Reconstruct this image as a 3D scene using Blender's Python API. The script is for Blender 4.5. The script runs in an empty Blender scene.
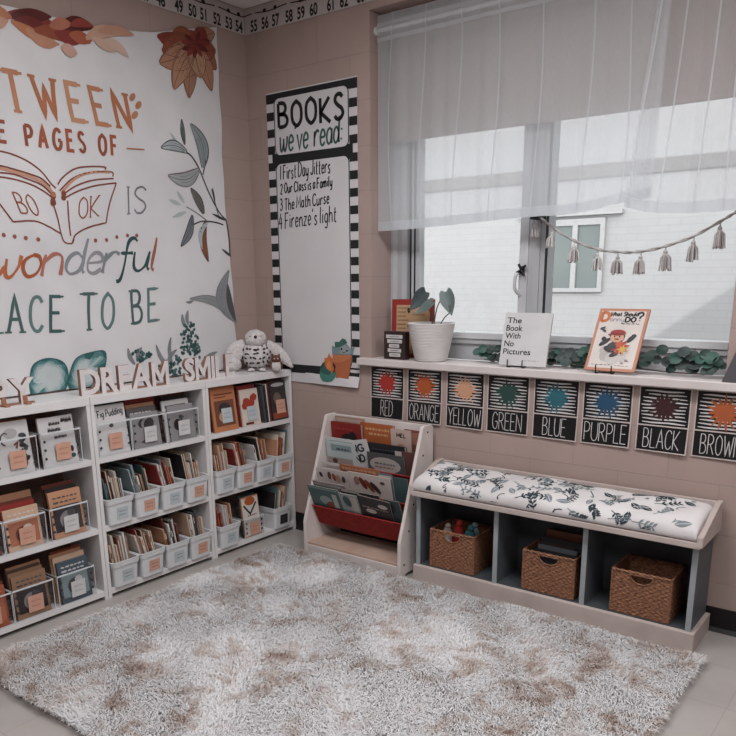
import bpy, math, random
import numpy as np
from mathutils import Vector, Matrix, noise
C = bpy.context.scene.collection
PI = math.pi
rnd = random.Random(7)

# ------------------------------------------------------------------ camera solved from the photograph
CAM = Vector((3.17936, -3.17131, 1.40464)); YAW, PITCH, ROLL = 0.64674, 0.25185, -0.00769
FPX, PCX, PCY = 768.035, 368.61, 477.876
def cam_axes():
    f0 = Vector((-math.sin(YAW), math.cos(YAW), 0)); r0 = Vector((math.cos(YAW), math.sin(YAW), 0)); up = Vector((0, 0, 1))
    f = f0*math.cos(PITCH) - up*math.sin(PITCH); u0 = up*math.cos(PITCH) + f0*math.sin(PITCH)
    return r0*math.cos(ROLL) + u0*math.sin(ROLL), -r0*math.sin(ROLL) + u0*math.cos(ROLL), f
CR, CU, CF = cam_axes()
def at(u, v, ax, val):                       # where the line of sight of a photo point meets a plane of the room
    d = CF + CR*((u-PCX)/FPX) - CU*((v-PCY)/FPX)
    i = 'xyz'.index(ax)
    return CAM + d*((val - CAM[i])/d[i])
cd = bpy.data.cameras.new('camera'); cam = bpy.data.objects.new('camera', cd); C.objects.link(cam)
cam.matrix_world = Matrix(((CR.x, CU.x, -CF.x, CAM.x), (CR.y, CU.y, -CF.y, CAM.y), (CR.z, CU.z, -CF.z, CAM.z), (0, 0, 0, 1)))
cd.sensor_width = 36; cd.lens = FPX*36/736; cd.shift_x = (368-PCX)/736; cd.shift_y = (PCY-368)/736
cd.clip_start = .05
bpy.context.scene.camera = cam

# ------------------------------------------------------------------ materials
def lin(c):
    if isinstance(c, str):
        c = [int(c[i:i+2], 16)/255 for i in (0, 2, 4)]
    return tuple((x/12.92 if x <= .04045 else ((x+.055)/1.055)**2.4) for x in c)
MATS = {}
def mat(name, col, rough=.6, col2=None, scale=20., bump=0., bscale=80., spec=.35, metal=0., sub=None, contrast=(.35, .65), detail=3.):
    if name in MATS: return MATS[name]
    m = bpy.data.materials.new(name); m.use_nodes = True; nt = m.node_tree; n = nt.nodes; l = nt.links
    b = n['Principled BSDF']; a = lin(col)
    b.inputs['Base Color'].default_value = (*a, 1); b.inputs['Roughness'].default_value = rough
    b.inputs['Specular IOR Level'].default_value = spec; b.inputs['Metallic'].default_value = metal
    tc = n.new('ShaderNodeTexCoord')
    nz = n.new('ShaderNodeTexNoise'); nz.inputs['Scale'].default_value = scale; nz.inputs['Detail'].default_value = detail
    l.new(tc.outputs['Object'], nz.inputs['Vector'])
    rp = n.new('ShaderNodeValToRGB'); rp.color_ramp.elements[0].position = contrast[0]; rp.color_ramp.elements[1].position = contrast[1]
    c2 = lin(col2) if col2 else tuple(x*.9 for x in a)
    rp.color_ramp.elements[0].color = (*c2, 1); rp.color_ramp.elements[1].color = (*a, 1)
    l.new(nz.outputs['Fac'], rp.inputs['Fac']); l.new(rp.outputs['Color'], b.inputs['Base Color'])
    if bump:
        nb = n.new('ShaderNodeTexNoise'); nb.inputs['Scale'].default_value = bscale; nb.inputs['Detail'].default_value = 4
        l.new(tc.outputs['Object'], nb.inputs['Vector'])
        bp = n.new('ShaderNodeBump'); bp.inputs['Strength'].default_value = bump; bp.inputs['Distance'].default_value = .004
        l.new(nb.outputs['Fac'], bp.inputs['Height']); l.new(bp.outputs['Normal'], b.inputs['Normal'])
    MATS[name] = m; return m
def cmat(hexcol, rough=.5): return mat('paint_'+hexcol, hexcol, rough, scale=9)

def brick_mat(name, c1, c2, mortar, bw, bh, axes, msize=.006, rough=.7, bump=.6, offset=.5, noise_amt=.25, origin=(0,0)):
    m = bpy.data.materials.new(name); m.use_nodes = True; nt = m.node_tree; n = nt.nodes; l = nt.links
    b = n['Principled BSDF']; b.inputs['Roughness'].default_value = rough; b.inputs['Specular IOR Level'].default_value = .3
    tc = n.new('ShaderNodeTexCoord'); sp = n.new('ShaderNodeSeparateXYZ'); cb = n.new('ShaderNodeCombineXYZ')
    l.new(tc.outputs['Object'], sp.inputs[0])
    for i in (0, 1):
        ad = n.new('ShaderNodeMath'); ad.operation = 'ADD'; ad.inputs[1].default_value = origin[i]
        l.new(sp.outputs['xyz'.index(axes[i])], ad.inputs[0]); l.new(ad.outputs[0], cb.inputs[i])
    bt = n.new('ShaderNodeTexBrick'); bt.inputs['Scale'].default_value = 1
    bt.inputs['Color1'].default_value = (*lin(c1), 1); bt.inputs['Color2'].default_value = (*lin(c2), 1); bt.inputs['Mortar'].default_value = (*lin(mortar), 1)
    bt.inputs['Brick Width'].default_value = bw; bt.inputs['Row Height'].default_value = bh
    bt.inputs['Mortar Size'].default_value = msize; bt.inputs['Mortar Smooth'].default_value = .4; bt.offset = offset
    l.new(cb.outputs[0], bt.inputs['Vector'])
    nz = n.new('ShaderNodeTexNoise'); nz.inputs['Scale'].default_value = 3; nz.inputs['Detail'].default_value = 5
    l.new(tc.outputs['Object'], nz.inputs['Vector'])
    mx = n.new('ShaderNodeMixRGB'); mx.blend_type = 'OVERLAY'; mx.inputs['Fac'].default_value = noise_amt
    l.new(bt.outputs['Color'], mx.inputs[1]); l.new(nz.outputs['Fac'], mx.inputs[2]); l.new(mx.outputs[0], b.inputs['Base Color'])
    nb = n.new('ShaderNodeTexNoise'); nb.inputs['Scale'].default_value = 90; l.new(tc.outputs['Object'], nb.inputs['Vector'])
    mt = n.new('ShaderNodeMath'); mt.operation = 'MULTIPLY_ADD'; mt.inputs[1].default_value = .12
    inv = n.new('ShaderNodeMath'); inv.operation = 'SUBTRACT'; inv.inputs[0].default_value = 1; l.new(bt.outputs['Fac'], inv.inputs[1])
    l.new(nb.outputs['Fac'], mt.inputs[0]); l.new(inv.outputs[0], mt.inputs[2])
    bp = n.new('ShaderNodeBump'); bp.inputs['Strength'].default_value = bump; bp.inputs['Distance'].default_value = .006
    l.new(mt.outputs[0], bp.inputs['Height']); l.new(bp.outputs['Normal'], b.inputs['Normal'])
    return m

def clear_mat(name, tint, gloss, rough=.03):
    m = bpy.data.materials.new(name); m.use_nodes = True; nt = m.node_tree; n = nt.nodes; l = nt.links
    n.remove(n['Principled BSDF']); out = n['Material Output']
    tr = n.new('ShaderNodeBsdfTransparent'); tr.inputs[0].default_value = (*tint, 1)
    gl = n.new('ShaderNodeBsdfGlossy'); gl.inputs['Roughness'].default_value = rough
    lw = n.new('ShaderNodeLayerWeight'); fr = n.new('ShaderNodeMath'); fr.operation = 'POWER'; fr.inputs[1].default_value = 4; l.new(lw.outputs['Facing'], fr.inputs[0])
    ad = n.new('ShaderNodeMath'); ad.operation = 'MULTIPLY_ADD'; ad.inputs[1].default_value = gloss*.4; ad.inputs[2].default_value = .025
    mx = n.new('ShaderNodeMixShader'); l.new(fr.outputs[0], ad.inputs[0]); l.new(ad.outputs[0], mx.inputs[0])
    l.new(tr.outputs[0], mx.inputs[1]); l.new(gl.outputs[0], mx.inputs[2]); l.new(mx.outputs[0], out.inputs[0])
    return m
def sheer_mat(name, col, opac):
    m = bpy.data.materials.new(name); m.use_nodes = True; nt = m.node_tree; n = nt.nodes; l = nt.links
    n.remove(n['Principled BSDF']); out = n['Material Output']
    tr = n.new('ShaderNodeBsdfTransparent'); df = n.new('ShaderNodeBsdfDiffuse'); tl = n.new('ShaderNodeBsdfTranslucent')
    c = lin(col); df.inputs[0].default_value = (*c, 1); tl.inputs[0].default_value = (*c, 1)
    m1 = n.new('ShaderNodeMixShader'); m1.inputs[0].default_value = .45; l.new(df.outputs[0], m1.inputs[1]); l.new(tl.outputs[0], m1.inputs[2])
    tc = n.new('ShaderNodeTexCoord'); mp = n.new('ShaderNodeMapping'); mp.inputs['Scale'].default_value = (160, 1, 12)
    nz = n.new('ShaderNodeTexNoise'); nz.inputs['Scale'].default_value = 3; l.new(tc.outputs['Object'], mp.inputs[0]); l.new(mp.outputs[0], nz.inputs['Vector'])
    ma = n.new('ShaderNodeMath'); ma.operation = 'MULTIPLY_ADD'; ma.inputs[1].default_value = .12; ma.inputs[2].default_value = opac-.06
    l.new(nz.outputs['Fac'], ma.inputs[0])
    m2 = n.new('ShaderNodeMixShader'); l.new(ma.outputs[0], m2.inputs[0]); l.new(tr.outputs[0], m2.inputs[1]); l.new(m1.outputs[0], m2.inputs[2])
    l.new(m2.outputs[0], out.inputs[0]); return m

# ------------------------------------------------------------------ mesh builder
class MB:
    def __init__(s): s.v = []; s.f = []; s.mi = []; s.mats = []; s.sm = []
    def add(s, vs, fs, m, M=None, smooth=False):
        if m not in s.mats: s.mats.append(m)
        k = s.mats.index(m); o = len(s.v)
        for p in vs:
            p = Vector(p); s.v.append(tuple(M @ p if M else p))
        for f in fs: s.f.append([o+i for i in f]); s.mi.append(k); s.sm.append(smooth)
        return s
    def box(s, x0, x1, y0, y1, z0, z1, m, M=None):
        vs = [(x, y, z) for z in (z0, z1) for y in (y0, y1) for x in (x0, x1)]
        return s.add(vs, [(0,2,3,1), (4,5,7,6), (0,1,5,4), (2,6,7,3), (0,4,6,2), (1,3,7,5)], m, M)
    def prism(s, poly, h0, h1, m, fn=None, M=None):     # polygon extruded between two heights; fn(u, v, h) -> point
        fn = fn or (lambda u, v, h: (u, v, h)); n = len(poly)
        ar = sum(poly[i][0]*poly[(i+1) % n][1]-poly[(i+1) % n][0]*poly[i][1] for i in range(n))
        if ar < 0: poly = poly[::-1]
        vs = [fn(u, v, h0) for u, v in poly] + [fn(u, v, h1) for u, v in poly]
        fs = [tuple(range(n))[::-1], tuple(range(n, 2*n))] + [(i, (i+1) % n, n+(i+1) % n, n+i) for i in range(n)]
        return s.add(vs, fs, m, M)
    def flat(s, poly, h, m, fn):
        n = len(poly)
        ar = sum(poly[i][0]*poly[(i+1) % n][1]-poly[(i+1) % n][0]*poly[i][1] for i in range(n))
        if ar < 0: poly = poly[::-1]
        return s.add([fn(u, v, h) for u, v in poly], [tuple(range(n))], m)
    def fan(s, poly, h, m, fn, c=None):                 # fan about its centre, for star-like outlines and bent sheets
        n = len(poly); c = c or (sum(p[0] for p in poly)/n, sum(p[1] for p in poly)/n)
        return s.add([fn(u, v, h) for u, v in poly]+[fn(c[0], c[1], h)], [(i, (i+1) % n, n) for i in range(n)], m)
    def ribbon(s, pts, w, h, m, fn, cols=1, taper=None):
        P = [Vector((p[0], p[1])) for p in pts]
        Q = [P[0]]
        for p in P[1:]:
            if (p-Q[-1]).length > 1e-6: Q.append(p)
        P = Q; n = len(P)
        if n < 2: return s
        closed = (P[0]-P[-1]).length < 1e-6
        vs = []; fs = []
        for i in range(n):
            a = P[i-1] if i else (P[-2] if closed else None); b = P[i+1] if i < n-1 else (P[1] if closed else None)
            d1 = (P[i]-a).normalized() if a is not None else None; d2 = (b-P[i]).normalized() if b is not None else None
            if d1 is None: d1 = d2
            if d2 is None: d2 = d1
            t = d1+d2
            t = t.normalized() if t.length > .2 else d1
            nn = Vector((-t.y, t.x)); k = max(.45, abs(nn.dot(Vector((-d1.y, d1.x)))))
            ww = (w if not callable(w) else w(i/(n-1)))/2/k
            for j in range(cols+1):
                q = P[i]+nn*ww*(1-2*j/cols); vs.append(fn(q.x, q.y, h))
        c1 = cols+1
        for i in range(n-1):
            for j in range(cols): fs.append((i*c1+j, i*c1+j+1, (i+1)*c1+j+1, (i+1)*c1+j))
        return s.add(vs, fs, m)
    def tube(s, pts, r, m, n=6, cap=True, smooth=True, M=None):
        P = [Vector(p) for p in pts]; k = len(P); vs = []; fs = []
        up = None
        for i in range(k):
            t = ((P[min(i+1, k-1)]-P[max(i-1, 0)])).normalized()
            if up is None:
                up = t.orthogonal().normalized()
            up = (up - t*up.dot(t)).normalized(); sd = t.cross(up)
            rr = r(i/(k-1)) if callable(r) else r
            for j in range(n):
                a = 2*PI*j/n; vs.append(P[i]+up*math.cos(a)*rr+sd*math.sin(a)*rr)
        for i in range(k-1):
            for j in range(n): fs.append((i*n+j, i*n+(j+1) % n, (i+1)*n+(j+1) % n, (i+1)*n+j))
        s.add(vs, fs, m, M, smooth)
        if cap:
            s.add(vs[:n], [tuple(range(n))[::-1]], m, M); s.add(vs[-n:], [tuple(range(n))], m, M)
        return s
    def lathe(s, prof, m, n=24, M=None, rfn=None, smooth=True):
        vs = []; fs = []; k = len(prof)
        for (r, z) in prof:
            for j in range(n):
                a = 2*PI*j/n; q = r*(rfn(a, z) if rfn else 1); vs.append((q*math.cos(a), q*math.sin(a), z))
        for i in range(k-1):
            for j in range(n): fs.append((i*n+j, i*n+(j+1) % n, (i+1)*n+(j+1) % n, (i+1)*n+j))
        return s.add(vs, fs, m, M, smooth)
    def ball(s, c, r, m, n=14, k=9, fn=None, M=None):
        c = Vector(c); r = Vector(r if hasattr(r, '__len__') else (r, r, r)); vs = []; fs = []
        vs.append((0, 0, -1))
        for i in range(1, k):
            t = PI*i/k-PI/2
            for j in range(n):
                a = 2*PI*j/n; vs.append((math.cos(t)*math.cos(a), math.cos(t)*math.sin(a), math.sin(t)))
        vs.append((0, 0, 1)); L = len(vs)-1
        for j in range(n): fs.append((0, 1+(j+1) % n, 1+j)); fs.append((L, L-n+j, L-n+(j+1) % n))
        for i in range(k-2):
            for j in range(n): fs.append((1+i*n+j, 1+i*n+(j+1) % n, 1+(i+1)*n+(j+1) % n, 1+(i+1)*n+j))
        out = []
        for p in vs:
            p = Vector(p); q = fn(p) if fn else 1.
            out.append((p.x*r.x*q, p.y*r.y*q, p.z*r.z*q))
        MM = Matrix.Translation(c) @ (M or Matrix.Identity(4))
        return s.add(out, fs, m, MM, True)
    def join(s, o):
        k = len(s.v); s.v += o.v; mp = []
        for m in o.mats:
            if m not in s.mats: s.mats.append(m)
            mp.append(s.mats.index(m))
        s.f += [[i+k for i in f] for f in o.f]; s.mi += [mp[i] for i in o.mi]; s.sm += o.sm; return s
    def build(s, name, parent=None, local=False, bevel=0., base=None, seg=2):
        me = bpy.data.meshes.new(name); o = bpy.data.objects.new(name, me)
        off = Vector((0, 0, 0))
        if parent is not None:
            o.parent = parent
            if not local:
                q = parent
                while q: off += q.location; q = q.parent
        elif not local:
            V = np.array(s.v); lo = V.min(0); hi = V.max(0)
            off = Vector(base) if base else Vector(((lo[0]+hi[0])/2, (lo[1]+hi[1])/2, lo[2])); o.location = off
        me.from_pydata([(v[0]-off.x, v[1]-off.y, v[2]-off.z) for v in s.v], [], s.f)
        for m in s.mats: me.materials.append(m)
        me.polygons.foreach_set('material_index', s.mi); me.polygons.foreach_set('use_smooth', s.sm); me.update()
        if bevel:
            b = o.modifiers.new('bevel', 'BEVEL'); b.width = bevel; b.segments = seg; b.limit_method = 'ANGLE'; b.angle_limit = .7
        C.objects.link(o); return o
def tag(o, label, cat, group=None):
    n = len(label.replace(',', ' ').split()); assert 4 <= n <= 16, (n, label)
    o['label'] = label; o['category'] = cat
    if group: o['group'] = group
    return o
def thing(name, loc, label, cat, group=None, rot=None):
    o = bpy.data.objects.new(name, None); o.empty_display_size = .05; C.objects.link(o); o.location = loc
    if rot: o.rotation_euler = rot
    return tag(o, label, cat, group)
def struct(o): o['kind'] = 'structure'; return o
def plane_fn(O, U, V, N=None):
    O = Vector(O); U = Vector(U); V = Vector(V); N = Vector(N) if N is not None else U.cross(V).normalized()
    return lambda u, v, h: O+U*u+V*v+N*h
def smooth_path(P, k=5, closed=False):
    P = [Vector((*p, 0)) if len(p) == 2 else Vector(p) for p in P]; n = len(P); out = []
    if n < 3: return [tuple(p) for p in P]
    rng = range(n if closed else n-1)
    for i in rng:
        if closed: a, b, c, d = P[i-1], P[i], P[(i+1) % n], P[(i+2) % n]
        else: a, b, c, d = P[max(i-1, 0)], P[i], P[i+1], P[min(i+2, n-1)]
        for j in range(k):
            t = j/k; out.append(.5*((2*b)+(c-a)*t+(2*a-5*b+4*c-d)*t*t+(3*b-a-3*c+d)*t**3))
    out.append(P[0] if closed else P[-1]); return out
def rrect(u0, u1, v0, v1, r, k=5):
    out = []
    for cx, cy, a0 in ((u1-r, v1-r, 0), (u0+r, v1-r, 90), (u0+r, v0+r, 180), (u1-r, v0+r, 270)):
        for i in range(k+1):
            a = math.radians(a0+90*i/k); out.append((cx+r*math.cos(a), cy+r*math.sin(a)))
    return out
def rect(u0, u1, v0, v1): return [(u0, v0), (u1, v0), (u1, v1), (u0, v1)]
def ell(cx, cy, rx, ry, n=20, rot=0):
    return [(cx+rx*math.cos(2*PI*i/n)*math.cos(rot)-ry*math.sin(2*PI*i/n)*math.sin(rot), cy+rx*math.cos(2*PI*i/n)*math.sin(rot)+ry*math.sin(2*PI*i/n)*math.cos(rot)) for i in range(n)]
def lerp2(a, b, t): return (a[0]+(b[0]-a[0])*t, a[1]+(b[1]-a[1])*t)

# ------------------------------------------------------------------ hand-lettering: stroke alphabet (cap height 1, '~' = curved stroke)
GL = {}
for line in '''A .62|0,0 .31,1 .62,0|.12,.36 .5,.36
B .56|0,0 0,1|~0,1 .34,.97 .45,.77 .33,.57 0,.53|~0,.53 .38,.5 .54,.27 .4,.04 0,0
C .58|~.56,.82 .42,.97 .2,.95 .04,.7 .03,.3 .18,.05 .4,.02 .57,.18
D .6|0,0 0,1|~0,1 .35,.95 .56,.7 .56,.3 .35,.05 0,0
E .5|.48,1 0,1 0,0 .5,0|0,.53 .4,.53
F .48|.48,1 0,1 0,0|0,.53 .38,.53
G .62|~.56,.82 .42,.97 .2,.95 .04,.7 .03,.3 .18,.05 .42,.02 .57,.2 .58,.45|.34,.45 .6,.45
H .58|0,0 0,1|.58,0 .58,1|0,.52 .58,.52
I .1|.05,0 .05,1
J .42|~.4,1 .4,.3 .3,.04 .12,.04 0,.2
K .56|0,0 0,1|.52,1 .02,.42 .56,0
L .46|0,1 0,0 .46,0
M .72|0,0 .06,1 .36,.3 .66,1 .72,0
N .58|0,0 0,1 .58,0 .58,1
O .62|~.31,1 .08,.82 .02,.5 .08,.18 .31,0 .54,.18 .6,.5 .54,.82 .31,1
P .52|0,0 0,1|~0,1 .36,.97 .5,.74 .36,.5 0,.46
Q .62|~.31,1 .08,.82 .02,.5 .08,.18 .31,0 .54,.18 .6,.5 .54,.82 .31,1|.36,.25 .62,-.05
R .56|0,0 0,1|~0,1 .36,.97 .48,.75 .34,.54 0,.5|.22,.5 .56,0
S .5|~.46,.86 .32,.99 .12,.94 .05,.74 .2,.56 .4,.42 .47,.22 .32,.03 .12,.03 .02,.16
T .56|0,1 .56,1|.28,1 .28,0
U .58|~0,1 0,.3 .12,.05 .29,0 .46,.05 .58,.3 .58,1
V .58|0,1 .29,0 .58,1
W .82|0,1 .2,0 .41,.75 .62,0 .82,1
X .56|0,0 .56,1|0,1 .56,0
Y .56|0,1 .28,.5 .56,1|.28,.5 .28,0
Z .54|0,1 .54,1 0,0 .54,0
a .44|~.4,.5 .24,.6 .06,.48 .03,.2 .16,.02 .34,.1 .4,.35|~.4,.58 .4,.15 .46,.02
b .44|~0,1 0,.05|~0,.35 .16,.58 .36,.52 .42,.3 .34,.06 .16,.0 0,.16
c .4|~.38,.48 .24,.6 .06,.48 .03,.2 .16,.02 .38,.1
d .46|~.4,.42 .24,.6 .06,.48 .03,.2 .16,.02 .34,.1 .42,.35|~.42,1 .41,.2 .47,.02
e .42|~.04,.3 .38,.34 .32,.54 .16,.58 .04,.36 .08,.08 .24,.0 .4,.12
f .36|~.4,.9 .28,1 .17,.86 .15,.4 .12,-.2 .02,-.28|0,.55 .34,.55
g .44|~.4,.5 .24,.6 .06,.48 .03,.22 .16,.05 .34,.12 .4,.35|~.4,.58 .4,-.1 .28,-.3 .06,-.22
h .44|0,1 0,0|~0,.35 .16,.58 .36,.52 .4,.3 .42,0
i .12|~.05,.56 .05,.12 .11,.01|.05,.74 .05,.8
j .16|~.1,.56 .1,-.1 0,-.28|.1,.74 .1,.8
k .42|0,1 0,0|.36,.56 .02,.26 .4,0
l .14|~.04,1 .04,.14 .12,.01
m .66|0,.58 0,0|~0,.35 .14,.57 .28,.5 .31,0|~.31,.35 .45,.57 .6,.5 .64,0
n .44|0,.58 0,0|~0,.35 .16,.58 .36,.5 .42,0
o .44|~.22,.58 .05,.46 .03,.22 .16,.01 .34,.08 .41,.32 .34,.53 .22,.58
p .44|0,.58 0,-.3|~0,.35 .16,.58 .36,.52 .42,.3 .34,.06 .16,.0 0,.16
q .44|~.4,.5 .24,.6 .06,.48 .03,.2 .16,.02 .34,.1 .4,.35|.4,.58 .42,-.3
r .34|0,.58 0,0|~0,.32 .1,.52 .22,.6 .34,.52
s .36|~.33,.5 .2,.59 .07,.5 .1,.36 .28,.24 .32,.1 .18,0 .02,.1
t .32|~.14,.9 .13,.2 .2,.02 .32,.06|0,.6 .3,.6
u .46|~0,.58 .02,.15 .16,.0 .34,.14 .4,.4|~.4,.58 .4,.15 .47,.02
v .4|0,.58 .2,0 .4,.58
w .62|~0,.58 .06,.1 .18,.02 .3,.3|~.3,.5 .34,.1 .46,.02 .58,.3 .6,.58
x .4|0,.58 .4,0|.4,.58 0,0
y .42|~0,.58 .04,.2 .18,.08 .36,.25|~.4,.58 .38,0 .26,-.28 .06,-.22
z .4|0,.56 .38,.56 0,0 .4,0
0 .5|~.25,1 .06,.8 .02,.5 .06,.2 .25,0 .44,.2 .48,.5 .44,.8 .25,1
1 .2|.1,1 .1,0
2 .48|~.03,.78 .14,.96 .34,.95 .42,.74 .3,.45 .02,0|.02,0 .48,0
3 .46|~.03,.88 .2,1 .4,.86 .36,.62 .16,.54|~.16,.54 .42,.45 .42,.15 .2,0 .02,.12
4 .5|.3,1 .02,.36 .5,.36|.36,.75 .36,0
5 .46|.42,1 .08,1 .05,.58|~.05,.58 .28,.64 .45,.4 .34,.06 .14,0 .02,.1
6 .48|~.4,.95 .14,.75 .03,.3 .16,.02 .38,.08 .44,.32 .3,.5 .06,.36
7 .48|.02,1 .48,1 .14,0
8 .48|~.24,.54 .06,.7 .1,.95 .24,1 .4,.94 .42,.7 .24,.54 .04,.32 .06,.06 .24,0 .42,.06 .46,.32 .24,.54
9 .48|~.42,.64 .24,.48 .05,.62 .08,.92 .26,1 .42,.88 .43,.6 .34,.2 .12,.0
' .1|.06,1 .03,.8
: .12|.06,.1 .06,.17|.06,.46 .06,.53
? .42|~.02,.8 .14,.98 .36,.92 .38,.68 .2,.48 .19,.26|.19,.02 .19,.1
- .4|.03,.4 .37,.4'''.split('\n'):
    k, rest = line.split(' ', 1); parts = rest.split('|'); GL[k] = (float(parts[0]), parts[1:])
def stroke_paths(s, gap=.17, space=.35, slant=0):
    x = 0; out = []
    for ci, ch in enumerate(s):
        if ch == ' ': x += space; continue
        w, st = GL[ch]
        for q in st:
            sm = q[0] == '~'; pts = [tuple(map(float, p.split(','))) for p in q.lstrip('~').split()]
            if sm: pts = [(p[0], p[1]) for p in smooth_path(pts, 4)]
            out.append((ci, sm, [(x+p[0]+slant*p[1], p[1]) for p in pts]))
        x += w+gap
    return out, x-gap
def letter(mb, s, fn, P0, P1, PT, w, h, m, gap=.17, space=.35, slant=0, serif=0, fit=True, size=None, jitter=0, sub=1):
    """hand lettering from baseline start P0 to baseline end P1, cap top above the start at PT (all in the sheet's own u, v)"""
    paths, L = stroke_paths(s, gap, space, slant)
    P0 = Vector(P0); P1 = Vector(P1); PT = Vector(PT); U = (P1-P0)/L; V = PT-P0; rr = random.Random(len(s)*7+3)
    jit = {i: (rr.uniform(-1, 1)*jitter) for i in range(len(s))}
    for ci, sm, pts in paths:
        mm = m[ci % len(m)] if isinstance(m, (list, tuple)) else m
        q = [P0+U*p[0]+V*(p[1]+jit[ci]) for p in pts]
        if not sm and sub > 1:
            q = [a.lerp(b, j/sub) for a, b in zip(q, q[1:]) for j in range(sub)]+[q[-1]]
        mb.ribbon([(a.x, a.y) for a in q], w, h, mm, fn)
        if serif and not sm:
            for e in (0, -1):
                if pts[e][1] in (0, 1):
                    b = P0+U*pts[e][0]+V*(pts[e][1]+jit[ci]); t = U.normalized()*serif
                    mb.ribbon([tuple(b-t), tuple(b+t)], w*.55, h, mm, fn)
_tc = {}
def type_mesh(s, bold=0., extrude=0., spacing=1.):           # built-in type face, unit size, centred
    k = (s, bold, extrude, spacing)
    if k in _tc: return _tc[k]
    cu = bpy.data.curves.new('t', 'FONT'); cu.body = s; cu.align_x = 'CENTER'; cu.align_y = 'CENTER'; cu.offset = bold; cu.extrude = extrude; cu.space_character = spacing; cu.resolution_u = 4
    o = bpy.data.objects.new('t', cu); C.objects.link(o); dg = bpy.context.evaluated_depsgraph_get()
    me = bpy.data.meshes.new_from_object(o.evaluated_get(dg))
    r = ([tuple(v.co) for v in me.vertices], [tuple(p.vertices) for p in me.polygons], [p.normal.copy() for p in me.polygons])
    bpy.data.objects.remove(o); bpy.data.curves.remove(cu); bpy.data.meshes.remove(me); _tc[k] = r; return r
def typed(mb, s, fn, cu, cv, size, h, m, bold=0., stretch=1., rot=0, spacing=1.):
    vs, fs, _ = type_mesh(s, bold, 0, spacing); c, sn = math.cos(rot), math.sin(rot)
    mb.add([fn(cu+(x*stretch*c-y*sn)*size, cv+(x*stretch*sn+y*c)*size, h) for x, y, z in vs], fs, m)
SKY, SUN, EXPO = 2.8, 2.0, -0.1
FILLS = [(1.7, -1.4, 42), (3.5, -1.4, 42), (1.9, -3.3, 26), (4.2, -3.6, 26)]
# ================================================================== the setting
X1, Y0, H = 5.6, -6.2, 2.765                     # room: x 0..X1 along the window wall, y Y0..0 along the left wall
WX0, WX1, WZ0, WZ1 = .81, 2.50, 1.0, 2.61        # window opening
M_wall = brick_mat('painted_block_left', 'a38f88', 'a18d86', '978680', .4064, .2032, 'yz', msize=.0026, rough=.55, bump=.3, noise_amt=.15)
M_wallb = brick_mat('painted_block_back', 'a38f88', 'a18d86', '978680', .4064, .2032, 'xz', msize=.0026, rough=.55, bump=.3, noise_amt=.15, origin=(.12, 0))
M_floor = brick_mat('vinyl_floor_tile', '9f9a97', 'a29c98', '8a8582', .305, .305, 'xy', msize=.0012, rough=.28, bump=.05, offset=0, noise_amt=.3)
M_ceil = brick_mat('ceiling_tile', 'e2dad6', 'dfd7d3', '9a918e', .61, .61, 'xy', msize=.012, rough=.9, bump=.4, offset=0, noise_amt=.2, origin=(.2, .33))
M_white = mat('white_laminate', 'd6d3d3', .38, 'cecbcb', 4)
M_black = mat('black_rubber', '151414', .5)
def top(mb, name, **k): return mb.build(name, base=(0, 0, 0), **k)
struct(top(MB().box(-.2, 0, Y0, .3, -.05, H+.1, M_wall), 'wall_left'))
struct(top(MB().box(0, WX0, 0, .26, -.05, H+.1, M_wallb).box(WX0, WX1, 0, .26, -.05, .985, M_wallb).box(WX0, WX1, 0, .26, WZ1, H+.1, M_wallb).box(WX1, X1, 0, .26, -.05, H+.1, M_wallb), 'wall_back'))
struct(top(MB().box(X1, X1+.2, Y0, .3, -.05, H+.1, M_wall), 'wall_right'))
struct(top(MB().box(-.2, X1+.2, Y0-.2, Y0, -.05, H+.1, M_wallb), 'wall_front'))
struct(top(MB().box(-.2, X1+.2, Y0-.2, .3, -.25, 0, M_floor), 'floor'))
struct(top(MB().box(-.2, X1+.2, Y0-.2, .3, H, H+.2, M_ceil), 'ceiling'))
struct(top(MB().box(.0005, X1, -.006, 0, 0, .1, M_black).prism([(-.006, 0), (-.02, 0), (-.006, .016)], .0005, X1, M_black, lambda u, v, h: (h, u, v)), 'baseboard_back'))
struct(top(MB().box(0, .006, Y0, -.007, 0, .1, M_black), 'baseboard_left'))
M_sill = mat('sill_paint', 'cbc3c1', .4, 'c3bab7', 6)
struct(top(MB().box(.745, X1, -.045, .168, .985, 1.02, M_sill), 'trim_1', bevel=.004))

# window: frame > sash, bottom rail, panes, latch, pull handle
M_alu = mat('window_aluminium', 'b2b3b6', .4, 'a9aaad', 3, metal=.15)
M_aluL = mat('window_aluminium_light', 'cacbcd', .4, 'b0b1b5', 3, metal=.1)
M_gap = mat('window_gasket', '1d1e20', .6)
w = MB()
w.box(WX0, .912, .17, .26, 1.02, WZ1, M_alu).box(.825, .85, .166, .17, 1.02, WZ1, M_aluL).box(.88, .905, .166, .17, 1.02, WZ1, M_aluL)
w.box(.912, .928, .195, .26, 1.02, WZ1, M_gap)
w.box(1.53, 1.662, .175, .26, 1.02, WZ1, M_alu).box(1.535, 1.575, .168, .175, 1.14, WZ1-.05, M_aluL).box(1.60, 1.632, .168, .175, 1.14, WZ1-.05, M_alu).box(1.657, 1.663, .17, .185, 1.15, WZ1-.05, M_gap)
w.box(2.462, WX1, .17, .26, 1.02, WZ1, M_alu)
w.box(.928, 2.462, .19, .26, 1.02, 1.10, M_alu).box(.928, 2.462, .176, .26, 1.10, 1.125, M_alu).box(.928, 2.462, .168, .26, 1.125, 1.153, M_aluL)
w.box(WX0, WX1, .17, .26, 2.545, WZ1, M_alu)
win = struct(top(w, 'window_1'))
MB().box(.928, .972, .185, .235, 1.153, 2.545, M_aluL).box(.945, .952, .181, .185, 1.153, 2.545, M_gap).build('sash', win)
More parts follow.
